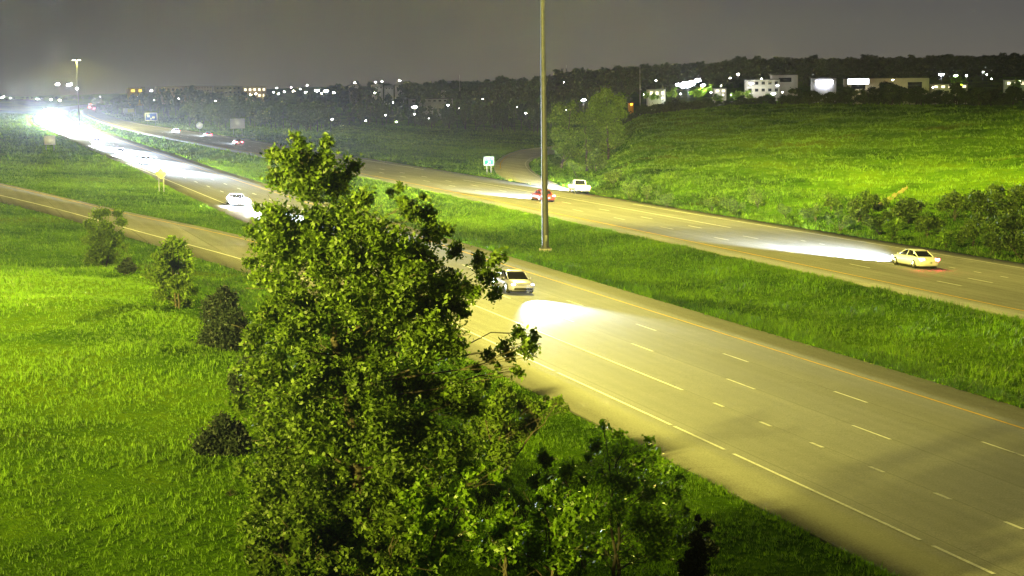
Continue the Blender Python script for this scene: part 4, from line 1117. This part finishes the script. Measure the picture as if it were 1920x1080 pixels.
def forest(name, label, parts):
    Ps, Fs, Ts, n = [], [], [], 0
    for cnt, x0, x1, r0, r1, top, jt, wide in parts:
        for i in range(cnt):
            px = x0 + (x1 - x0) * (i + gw.random()) / cnt; r = r0 + (r1 - r0) * gw.random(); p = at_r(px, 200, r); P = np.array([p[0], p[1], ground_z(p[0], p[1]) - .4])
            y = np.interp(px, [a[0] for a in top], [a[1] for a in top]) + gw.normal(0, jt); h = max(4.0, top_at(px, y, r, P)); sx = h / 10 * wide
            me = VARF[gw.integers(4)][1]; k = len(me.vertices); co = np.empty(k * 3, np.float32); me.vertices.foreach_get('co', co); co = co.reshape(-1, 3)
            tn = np.empty(k, np.float32); me.attributes['tone'].data.foreach_get('value', tn); a = gw.random() * 6.28; c, q = math.cos(a), math.sin(a)
            Ps.append(np.stack([(co[:, 0] * c - co[:, 1] * q) * sx, (co[:, 0] * q + co[:, 1] * c) * sx, co[:, 2] * h / 10], 1) + P); Fs.append(np.arange(k).reshape(-1, 4) + n); Ts.append(tn); n += k
    tag(link(name, npmesh(name, np.concatenate(Ps), [np.concatenate(Fs)], M['leaf_far'], tone=np.concatenate(Ts))), label, 'wood', kind='stuff')
forest('skyline_wood', 'dark wooded skyline in the centre above the scattered house lights', [(90, 600, 1220, 1700, 2200, [(600, 166), (640, 160), (800, 155), (900, 150), (1000, 146), (1060, 140), (1200, 130)], 3, 1.2)])
forest('ridge_wood', 'dark wooded ridge along the right skyline above the lit buildings', [(120, 1050, 2000, 1500, 1800, [(1050, 140), (1100, 132), (1180, 124), (1210, 128), (1330, 124), (1400, 114), (1560, 114), (1700, 110), (2000, 106)], 3, 1.3), (120, 1180, 2000, 1800, 2300, [(1180, 124), (1330, 118), (1400, 110), (1560, 109), (1700, 106), (2000, 101)], 2.5, 1.5)])
row(34, 1165, 1500, 500, 640, [(1165, 212), (1250, 190), (1300, 190), (1400, 195), (1450, 192), (1500, 182)], 'dark tree just beyond the crest of the lit hillside, left half', 'dark trees beyond the hill crest on the left', jt=5)
row(40, 1480, 1960, 480, 600, [(1480, 180), (1560, 170), (1640, 162), (1700, 168), (1740, 172), (1800, 170), (1960, 172)], 'dark tree just beyond the crest of the hillside, right half', 'dark trees beyond the hill crest on the right', jt=5)
row(16, 1560, 1920, 620, 800, [(1560, 176), (1640, 160), (1700, 165), (1800, 172), (1920, 165)], 'dark taller tree in front of the long lit building', 'dark trees in front of the long lit building', jt=4)
row(20, -40, 180, 1900, 2300, [(-40, 190), (60, 190), (120, 188), (180, 184)], 'dark low tree on the skyline behind the headlight glare', 'dark trees behind the headlight glare', VARF, jt=2)

# ------------------------------------------------------------------ buildings and lamps in the distance
WH = (1.0, .97, .92); VI = (.86, .86, 1.0); AM = (1.0, .72, .35); GRN = (.75, 1.0, .45)
lampmats = {}
def lampmat(c, s):
    k = (c, s)
    if k not in lampmats: lampmats[k] = emit('lamp_glow', c, s)
    return lampmats[k]
def lamp(px, py, rad, r, col=WH, label=None, energy=0, strength=None, group='small lamps scattered in the distance', hmax=None):
    p = at_r(px, py, r); gz = ground_z(p[0], p[1]); t = empty('street_lamp', (p[0], p[1], gz)); hh = p[2] - gz
    if hh < 3: hh = 3.0
    tag(t, label or 'small glowing lamp', 'lamp', group); s = rad / F * r * (.30 if rad < 6.5 else .48 if rad < 14 else .75) * (.8 + .4 * gw.random())
    MB().tube((0, 0, -.5), (0, 0, hh), .05, .03, 6).build('pole', M['trim'], t)
    if rad < 6.5: heads = [(0, 0, s)]
    else: heads = [(math.cos(k * 2.4) * s * (.35 + .28 * k), math.sin(k * 1.9) * s * .30 * k * .5, s * (.62 - .06 * k)) for k in range(3 if rad < 14 else 6)]
    fc = face((p[0], p[1])); cx, sx_ = math.cos(fc), math.sin(fc)
    for dx, dz, sr in heads: MB().ball((dx * cx, dx * sx_, hh + dz), sr, 10, 7, (1.2, 1.2, .6)).build('lamp_head', lampmat(col, (strength or 8) * 12), t)
    if len(heads) > 1: MB().tube((-s * 1.3 * cx, -s * 1.3 * sx_, hh - s * .3), (s * 1.3 * cx, s * 1.3 * sx_, hh - s * .3), .06, .06, 6).build('crossarm', M['trim'], t)
    energy = energy / 4
    if energy:
        L = bpy.data.lights.new('lamp_light', 'POINT'); L.energy = energy; L.color = col; L.shadow_soft_size = s
        o = bpy.data.objects.new('lamp_light', L); COL.objects.link(o); o.parent = t; o.location = (0, 0, hh - s * 1.2)
    return t
def building(px0, px1, ytop, ybot, r, col, label, floors=1, nwin=6, winmat=None, depth=14, turn=.15, wlight=0, name='building', band=None):
    a, b = at_r(px0, ybot, r), at_r(px1, ybot, r); c = (a + b) / 2; wd = np.linalg.norm((b - a)[:2]); ht = at_r(px0, ytop, r)[2] - a[2]
    gz = min(ground_z(*a[:2]), ground_z(*b[:2]), a[2])
    t = empty(name, (c[0], c[1], a[2]), (0, 0, face(c) + turn)); tag(t, label, 'building')
    wm = simple('wall_' + name, col, .85, 0, .15, .3); dn = a[2] - gz
    MB().box((0, -depth / 2, ht / 2 - dn / 2), (wd, depth, ht + dn)).build('wall', wm, t)
    MB().box((0, -depth / 2, ht + .18), (wd + .8, depth + .8, .36)).build('roof', M['trim'], t)
    fh = ht / floors
    for f in range(floors):
        for k in range(nwin):
            x = -wd / 2 + wd * (k + .5) / nwin; ww = wd / nwin * .5; z = f * fh + fh * .52
            wn = MB().box((x, .03, z), (ww, .06, fh * .42)).build('window', winmat or M['glass_car'], t)
            if nwin * floors < 9: MB().box((x, .08, z - fh * .23), (ww + .2, .1, .12)).build('sill', M['sign_white'], wn)
    return t, c, wd, ht
lit = emit('lit_window', (1.0, .85, .55), 1.6); litw = emit('lit_window_white', (.95, .97, 1.0), 3.0)
# right hand business park
def flood(t, x, y, z, e, col=WH):
    L = bpy.data.lights.new('wall_light', 'POINT'); L.energy = e; L.color = col; L.shadow_soft_size = .6
    o = bpy.data.objects.new('wall_light', L); COL.objects.link(o); o.parent = t; o.location = (x, y, z)
b, c, wd, ht = building(1583, 1742, 148, 176, 900, (.50, .44, .30), 'long pale warehouse with a glaring white canopy at its right end', 1, 3, None, 20, .05)
MB().box((wd * .34, 3, ht * .80), (wd * .26, 6, 2.2)).build('canopy', M['sign_white'], b); MB().box((wd * .34, 6.05, ht * .82), (wd * .25, .12, 2.6)).build('canopy_light', emit('canopy_glow', (.9, .9, 1.0), 6), b)
flood(b, wd * .34, 5, ht * .5, 630, WH); flood(b, -wd * .1, 12, ht * .9, 1120, (1, .85, .5)); flood(b, -wd * .42, 12, ht * .9, 630, (1, .9, .6))
b, c, wd, ht = building(1522, 1568, 147, 164, 920, (.6, .6, .62), 'small pale building with a dazzling white front between the two larger ones', 1, 3, None, 12, .05)
MB().box((0, 1.2, ht * .55), (wd * .72, 2.0, 2.2)).build('canopy', emit('canopy_glow', (.9, .9, 1.0), 6), b); flood(b, 0, 6, ht * .4, 630, VI)
b, c, wd, ht = building(1448, 1496, 141, 160, 980, (.40, .38, .33), 'grey flat roofed building with a wide dark opening', 1, 1, None, 14, .1); flood(b, -wd * .3, 9, ht, 630)
b, c, wd, ht = building(1400, 1462, 150, 176, 960, (.50, .48, .38), 'greenish lit two storey building with square dark windows', 2, 5, None, 14, .1); flood(b, 0, 10, ht, 1050, (.95, 1, .6)); flood(b, wd * .4, 6, ht * .5, 630)
b, c, wd, ht = building(1340, 1362, 166, 175, 1000, (.5, .48, .36), 'low lit shed beside the parked cars', 1, 2, lit, 8); flood(b, 0, 8, 5, 420, GRN)
b, c, wd, ht = building(1216, 1248, 168, 182, 940, (.55, .55, .42), 'small pale green lit house left of the brightest floodlight', 1, 3, lit, 9); flood(b, 0, 8, 5, 420, GRN)
b, c, wd, ht = building(1748, 1815, 158, 168, 900, (.45, .42, .30), 'low building half hidden by a bright green lit tree', 1, 5, lit, 10); flood(b, 0, 12, 8, 560, (.9, 1, .5))
b, c, wd, ht = building(1180, 1188, 193, 199, 700, (.6, .3, .05), 'tiny orange lit kiosk right of the tallest tree', 1, 1, emit('amber_window', (1, .4, .02), 9), 4)
b, c, wd, ht = building(1885, 1935, 150, 163, 1000, (.4, .42, .25), 'dim green lit building at the right edge', 1, 4, lit, 9); flood(b, 0, 12, 7, 560, GRN)
# left skyline
b, c, wd, ht = building(242, 271, 165, 176, 1700, (.6, .4, .03), 'yellow lit shop front at the left end of the skyline buildings', 1, 2, emit('yellow_window', (1, .62, .02), 1.6), 12)
b, c, wd, ht = building(296, 360, 163, 175, 1800, (.42, .36, .26), 'long low cream building on the left skyline', 1, 8, None, 16); flood(b, 0, 20, 9, 1819, AM)
b, c, wd, ht = building(366, 398, 162, 178, 1800, (.42, .36, .27), 'cream apartment block with rows of small windows on the left skyline', 3, 6, None, 14); flood(b, 0, 20, 9, 1819, AM)
b, c, wd, ht = building(404, 452, 162, 178, 1850, (.36, .34, .22), 'olive toned block with a flat roof on the skyline', 2, 6, None, 14); flood(b, 0, 22, 9, 1819, (1, .9, .5))
b, c, wd, ht = building(456, 500, 163, 185, 1750, (.55, .45, .28), 'warm lit building with a yellow glow at its foot', 2, 5, lit, 14); flood(b, 0, 16, 5, 2940, (1, .75, .3))
b, c, wd, ht = building(770, 850, 186, 194, 1250, (.3, .3, .27), 'long dim flat roof among the dark trees', 1, 8, None, 14); flood(b, -wd * .4, 14, 8, 630)
for x0, x1, y0, y1, r, lab in ((698, 718, 158, 167, 1800, 'small gabled house roof under two skyline lamps'), (742, 757, 157, 166, 1800, 'small gabled house under the rightmost of three skyline lamps'), (828, 846, 152, 160, 1900, 'pale house front near the thin pole on the skyline'), (722, 738, 160, 168, 1750, 'low gabled house between the skyline lamps'), (655, 672, 157, 164, 1850, 'small dim house right of the cluster of shop lights')):
    b, c, wd, ht = building(x0, x1, (y0 + y1) / 2, y1, r, (.5, .49, .45), lab, 1, 3, None, 7, name='house')
    rf = MB(); h2 = ht * .9; V = [(-wd / 2 - .4, .5, ht), (wd / 2 + .4, .5, ht), (wd / 2 + .4, -7.5, ht), (-wd / 2 - .4, -7.5, ht), (-wd / 2, -3.5, ht + h2), (wd / 2, -3.5, ht + h2)]
    rf.add(V, [[0, 1, 5, 4], [2, 3, 4, 5]], [[0, 4, 3], [1, 2, 5]]).build('gable_roof', M['concrete'], b); flood(b, 0, 9, 6, 489)
LL = [  # x, y, radius, range, colour, energy, strength, label
 (1290, 158, 17, 950, VI, 130000, 14, 'largest dazzling white floodlight in the right hand business park'), (1318, 160, 8, 960, VI, 20000, 10, 'second dazzling floodlight just right of the largest one'),
 (1276, 176, 4, 930, WH, 3000, 6, 'small lamp under the largest floodlight'), (1333, 173, 5, 930, WH, 5000, 6, 'white lamp low right of the two floodlights'), (1352, 161, 3.5, 960, WH, 0, 6, 'small pinkish lamp above the lit shed'),
 (1369, 146, 3.5, 1000, WH, 2500, 6, 'small lamp left of the pinkish square light'), (1384, 139, 6, 1000, (1, .85, .75), 4000, 4, 'pinkish square light high above the lot'), (1408, 157, 7, 940, VI, 12000, 8, 'bright lamp at the left corner of the two storey building'),
 (1428, 148, 5, 980, WH, 5000, 6, 'oval lamp above the two storey building'), (1355, 178, 3, 940, WH, 0, 6, 'first tiny lamp low in the parking lot'), (1371, 178, 3, 940, WH, 0, 6, 'second tiny lamp low in the parking lot'), (1450, 176, 8, 930, (.95, 1, .8), 12000, 7, 'bright round lamp at the right end of the green lit lot'),
 (1458, 160, 6, 950, VI, 6000, 4, 'violet tinted lamp by the dark opening'), (1467, 173, 3, 940, WH, 0, 6, 'tiny lamp right of the round bright lamp'), (1230, 151, 3, 1000, WH, 0, 5, 'faint tall lamp left of the floodlights'), (1208, 177, 5, 930, WH, 3000, 6, 'lamp at the left end of the green lit house'),
 (1242, 184, 4, 930, (.85, 1, .5), 3000, 4, 'greenish lamp below the green lit house'), (1674, 150, 4, 880, WH, 0, 7, 'square lamp on the long warehouse wall'), (1765, 140, 10, 950, VI, 22000, 7, 'bright violet white lamp cluster right of the warehouse'), (1792, 142, 7, 940, GRN, 12000, 2, 'yellow green glowing tree lamp right of the warehouse'),
 (1812, 142, 4.5, 950, WH, 3000, 6, 'round white lamp right of the green glow'), (1843, 135, 4, 1000, WH, 2500, 6, 'lamp high in the dark trees at the right'), (1850, 140, 2.5, 1000, WH, 0, 5, 'tiny lamp beneath the high right lamp'), (1859, 148, 2.5, 1000, WH, 0, 5, 'thin small lamp right of the high lamp'),
 (1832, 166, 5, 880, (.9, .95, .8), 2500, 3, 'pale low lamp right of the bright green tree'), (1800, 160, 8, 880, (.5, .9, .02), 9000, .9, 'green lit lamp inside a small tree'), (1749, 164, 3, 880, WH, 0, 4, 'small lamp at the warehouse corner'), (1912, 152, 5, 980, GRN, 5000, 4, 'yellow green lamp near the right edge'),
 (1062, 133, 4, 2000, WH, 0, 9, 'bright light on a small tower above the skyline'), (1057, 154, 2.5, 1500, WH, 0, 6, 'tiny lamp below the tower light'), (1094, 188, 7, 800, VI, 14000, 6, 'violet white lamp left of the tallest tree'), (1062, 200, 3, 760, WH, 0, 7, 'upper of two tiny lamps stacked left of the tallest tree'),
 (1062, 206, 3, 760, WH, 0, 7, 'lower of two tiny lamps stacked left of the tallest tree'), (976, 169, 3, 1300, WH, 0, 3, 'faint lamp left of the mast'), (969, 201, 3.5, 900, WH, 0, 3, 'small dim lamp left of the mast above the field'), (986, 212, 5.5, 880, WH, 4000, 5, 'bright lamp left of the mast above the field edge'),
 (777, 201, 8, 900, WH, 16000, 8, 'brightest lamp above the dim field'), (777, 214, 4, 890, WH, 2500, 6, 'lamp directly under the brightest one above the field'), (737, 192, 3, 950, WH, 0, 5, 'small lamp left of the brightest lamp above the field'), (723, 216, 3.5, 880, WH, 0, 5, 'small lamp low left of the brightest lamp above the field'),
 (743, 230, 5, 860, GRN, 3000, 1.5, 'yellow green patch light at the field edge'), (840, 197, 4.5, 920, WH, 2500, 6, 'square lamp right of the brightest lamp above the field'), (905, 186, 2.5, 1000, WH, 0, 5, 'thin faint lamp between the field lamps and the mast'), (861, 203, 3, 950, WH, 0, 1.5, 'very faint lamp above the field'), (804, 222, 4, 880, WH, 0, 1.0, 'dim grey lamp low above the field'),
 (623, 229, 5, 850, WH, 3000, 8, 'white lamp above the top right of the big tree'), (686, 227, 4, 860, WH, 0, 5, 'lamp at the field edge right of the tree top'), (665, 155, 4, 1700, WH, 0, 8, 'leftmost skyline lamp right of the shop lights'), (704, 154, 4, 1700, WH, 0, 8, 'skyline lamp, left one of a close pair'), (716, 153, 3.5, 1700, WH, 0, 8, 'skyline lamp, right one of a close pair'),
 (749, 151, 4, 1700, WH, 0, 8, 'skyline lamp over a gabled house'), (703, 174, 4, 1400, (.95, 1, .85), 3000, 4, 'greenish lamp below the skyline pair'), (488, 194, 3, 1100, (1, 1, .6), 0, 3, 'small yellowish lamp in the dark wood'), (511, 194, 2.5, 1100, WH, 0, 4, 'small lamp in the dark wood above the tree top'), (517, 210, 3, 1000, WH, 0, 3, 'lamp low in the dark wood left of the tree top'),
 (403, 190, 6, 1000, (1, .92, .9), 9000, 9, 'pinkish white lamp in front of the left wood'), (335, 185, 5, 1050, WH, 4000, 8, 'white lamp in the left wood under the cream building'), (345, 190, 2.5, 1050, WH, 0, 6, 'tiny lamp right of the left wood lamp'), (289, 188, 4.5, 1100, WH, 2500, 8, 'right one of three small lamps in the left wood'),
 (280, 185, 4, 1100, WH, 0, 8, 'middle one of three small lamps in the left wood'), (260, 181, 3.8, 1100, WH, 0, 8, 'left one of three small lamps in the left wood'), (273, 190, 2, 1100, WH, 0, 4, 'faint lamp under the three left wood lamps'), (284, 170, 5, 1600, WH, 0, 9, 'white lamp right of the yellow shop front'), (188, 181, 2.5, 1400, WH, 0, 6, 'tiny lamp right of the far mast'),
 (470, 178, 6, 1500, (1, .85, .5), 12000, 8, 'warm yellow lamp at the foot of the warm lit building'), (480, 176, 5, 1500, (1, .9, .75), 0, 8, 'peach lamp beside the warm yellow lamp'),
 (519, 165, 3.5, 1500, WH, 0, 8, 'shop district lamp, uppermost at the left'), (513, 173, 3, 1500, WH, 0, 8, 'shop district lamp, small low left'), (522, 176, 4.5, 1500, WH, 3000, 8, 'shop district lamp, low left bright'), (533, 172, 4.5, 1500, WH, 3000, 8, 'shop district lamp, second bright from left'), (546, 164, 3, 1500, (1, .6, .7), 0, 6, 'shop district lamp with pink tint'),
 (550, 171, 4.5, 1500, (1, .8, .6), 3000, 7, 'shop district lamp with orange tint'), (563, 167, 3.5, 1500, WH, 0, 8, 'shop district lamp, small in the middle'), (573, 173, 5, 1500, (1, 1, .85), 3000, 8, 'shop district lamp, low middle'), (576, 160, 4, 1500, WH, 0, 7, 'shop district lamp, highest in the middle'), (594, 170, 8, 1500, VI, 9000, 8, 'shop district lamp, large violet white left one'),
 (611, 171, 8, 1500, VI, 9000, 8, 'shop district lamp, large violet white right one'), (626, 174, 5.5, 1500, WH, 3000, 8, 'shop district lamp, rightmost'), (603, 175, 4, 1500, VI, 0, 8, 'shop district lamp, low between the two large ones'),
 (137, 118, 9, 698, VI, 0, 30, None), (108, 158, 8, 1000, VI, 0, 20, 'left one of three bright lamps under the far mast'), (130, 159, 8, 1000, VI, 0, 20, 'middle one of three bright lamps under the far mast'), (145, 166, 6, 1000, VI, 0, 20, 'right one of three bright lamps under the far mast'),
 (3, 183, 3.5, 1900, WH, 0, 9, 'lamp at the extreme left edge of the skyline'), (7, 181, 3, 1900, WH, 0, 9, 'second lamp from the left edge of the skyline'), (20, 192, 3, 1800, WH, 0, 6, 'lamp low near the left edge'), (70, 193, 4, 1700, VI, 0, 12, 'lamp above the headlight glare, left'), (96, 194, 4, 1700, (1, .9, .8), 0, 10, 'lamp above the headlight glare, middle'), (112, 190, 5, 1700, (1, .75, .5), 0, 9, 'orange lamp above the headlight glare, right')]
for x, y, rad, r, col, en, st, lab in LL:
    if lab is None: continue
    lamp(x, y, rad, r, col, lab, en, st)
for x, y0, y1, r in ((862, 140, 165, 1500), (1200, 124, 160, 900)):
    P = at_r(x, y1, r); T_ = at_r(x, y0, r); g0 = ground_z(P[0], P[1]); t = empty('mast_pole', (P[0], P[1], g0)); tag(t, 'thin bare pole on the skyline ' + ('in the centre' if x < 900 else 'left of the brightest floodlight'), 'pole')
    MB().tube((0, 0, -.5), (0, 0, T_[2] - g0), .3, .18, 8).build('shaft', M['steel_far'], t); MB().tube((0, 0, -.6), (0, 0, .5), .6, .6, 8).build('foundation', M['concrete'], t)
MB_ = [('leaf', 5), ('leaf_bright', 6)]
for k, (x, y, r, lab) in enumerate(((1300, 176, 935, 'lit green tree under the largest floodlight'), (1325, 172, 950, 'lit yellow green tree right of the floodlights'), (1262, 176, 930, 'lit tree between the green house and the floodlight'), (1380, 178, 935, 'lit round bush in the parking lot'), (1395, 176, 945, 'dark bush left of the two storey building'),
        (1440, 182, 915, 'bright green hedge below the two storey building'), (1345, 184, 915, 'bright green hedge along the lot, left part'), (1410, 185, 915, 'bright green hedge along the lot, right part'), (1792, 150, 925, 'yellow green lit tree top right of the warehouse'), (1808, 165, 905, 'vivid green lit tree right of the warehouse'), (1905, 158, 940, 'green lit tree by the right edge'), (1222, 180, 925, 'small lit tree in front of the green lit house'))):
    bl = [(x + gw.normal(0, 6), y + gw.normal(0, 3), 5 + 3 * gw.random()) for _ in range(6)]
    blob_tree('tree', lab, 'tree', x, y + 10, r, bl, .9, .8, 'leaf_bright', .12, 300 + k, .5, 1.0, 'lit trees in the business park', 'bark_dark')
# spire under the tower light
P = at_r(1062, 140, 2000); g0 = ground_z(P[0], P[1]); t = empty('tower', (P[0], P[1], g0)); tag(t, 'slender tower with a thin spire rising above the central skyline', 'tower')
zt = at_r(1062, 130, 2000)[2] - g0; MB().tube((0, 0, -1), (0, 0, zt), 1.6, 1.0, 10).build('shaft', M['concrete'], t); MB().tube((0, 0, zt), (0, 0, at_r(1062, 122, 2000)[2] - g0), .35, .08, 8).build('spire', M['rim'], t)
# lit grass strip and parking lot of the business park
def lot(name, x0, x1, y0, y1, r, mat):
    V = []; n = 16
    for k in range(n):
        x = x0 + (x1 - x0) * k / (n - 1)
        for q in range(5):
            rr = r + q * 14; p = at_r(x, 180, rr); V.append((p[0], p[1], ground_z(p[0], p[1]) + .25))
    i, j = np.meshgrid(np.arange(n - 1), np.arange(4), indexing='ij'); Q = np.stack([i * 5 + j, i * 5 + j + 1, (i + 1) * 5 + j + 1, (i + 1) * 5 + j], -1).reshape(-1, 4)[:, ::-1]
    tag(link(name, npmesh(name, V, [Q], mat)), kind='structure')
lot('parking_lot', 1290, 1470, 0, 0, 930, simple('lot_concrete', (.3, .3, .28), .9))

# ------------------------------------------------------------------ night air
def haze():
    m = bpy.data.materials.new('haze'); m.use_nodes = True; n = m.node_tree; n.nodes.clear()
    o = n.nodes.new('ShaderNodeOutputMaterial'); v = n.nodes.new('ShaderNodeVolumePrincipled')
    v.inputs['Color'].default_value = (.9, .92, .95, 1); v.inputs['Density'].default_value = .00005; v.inputs['Anisotropy'].default_value = .75
    n.links.new(v.outputs[0], o.inputs['Volume'])
    b = MB().box((0, 0, 40), (6000, 6000, 330))
    tag(b.build('haze', m), 'thin night haze over the valley', 'haze', kind='stuff')
haze()
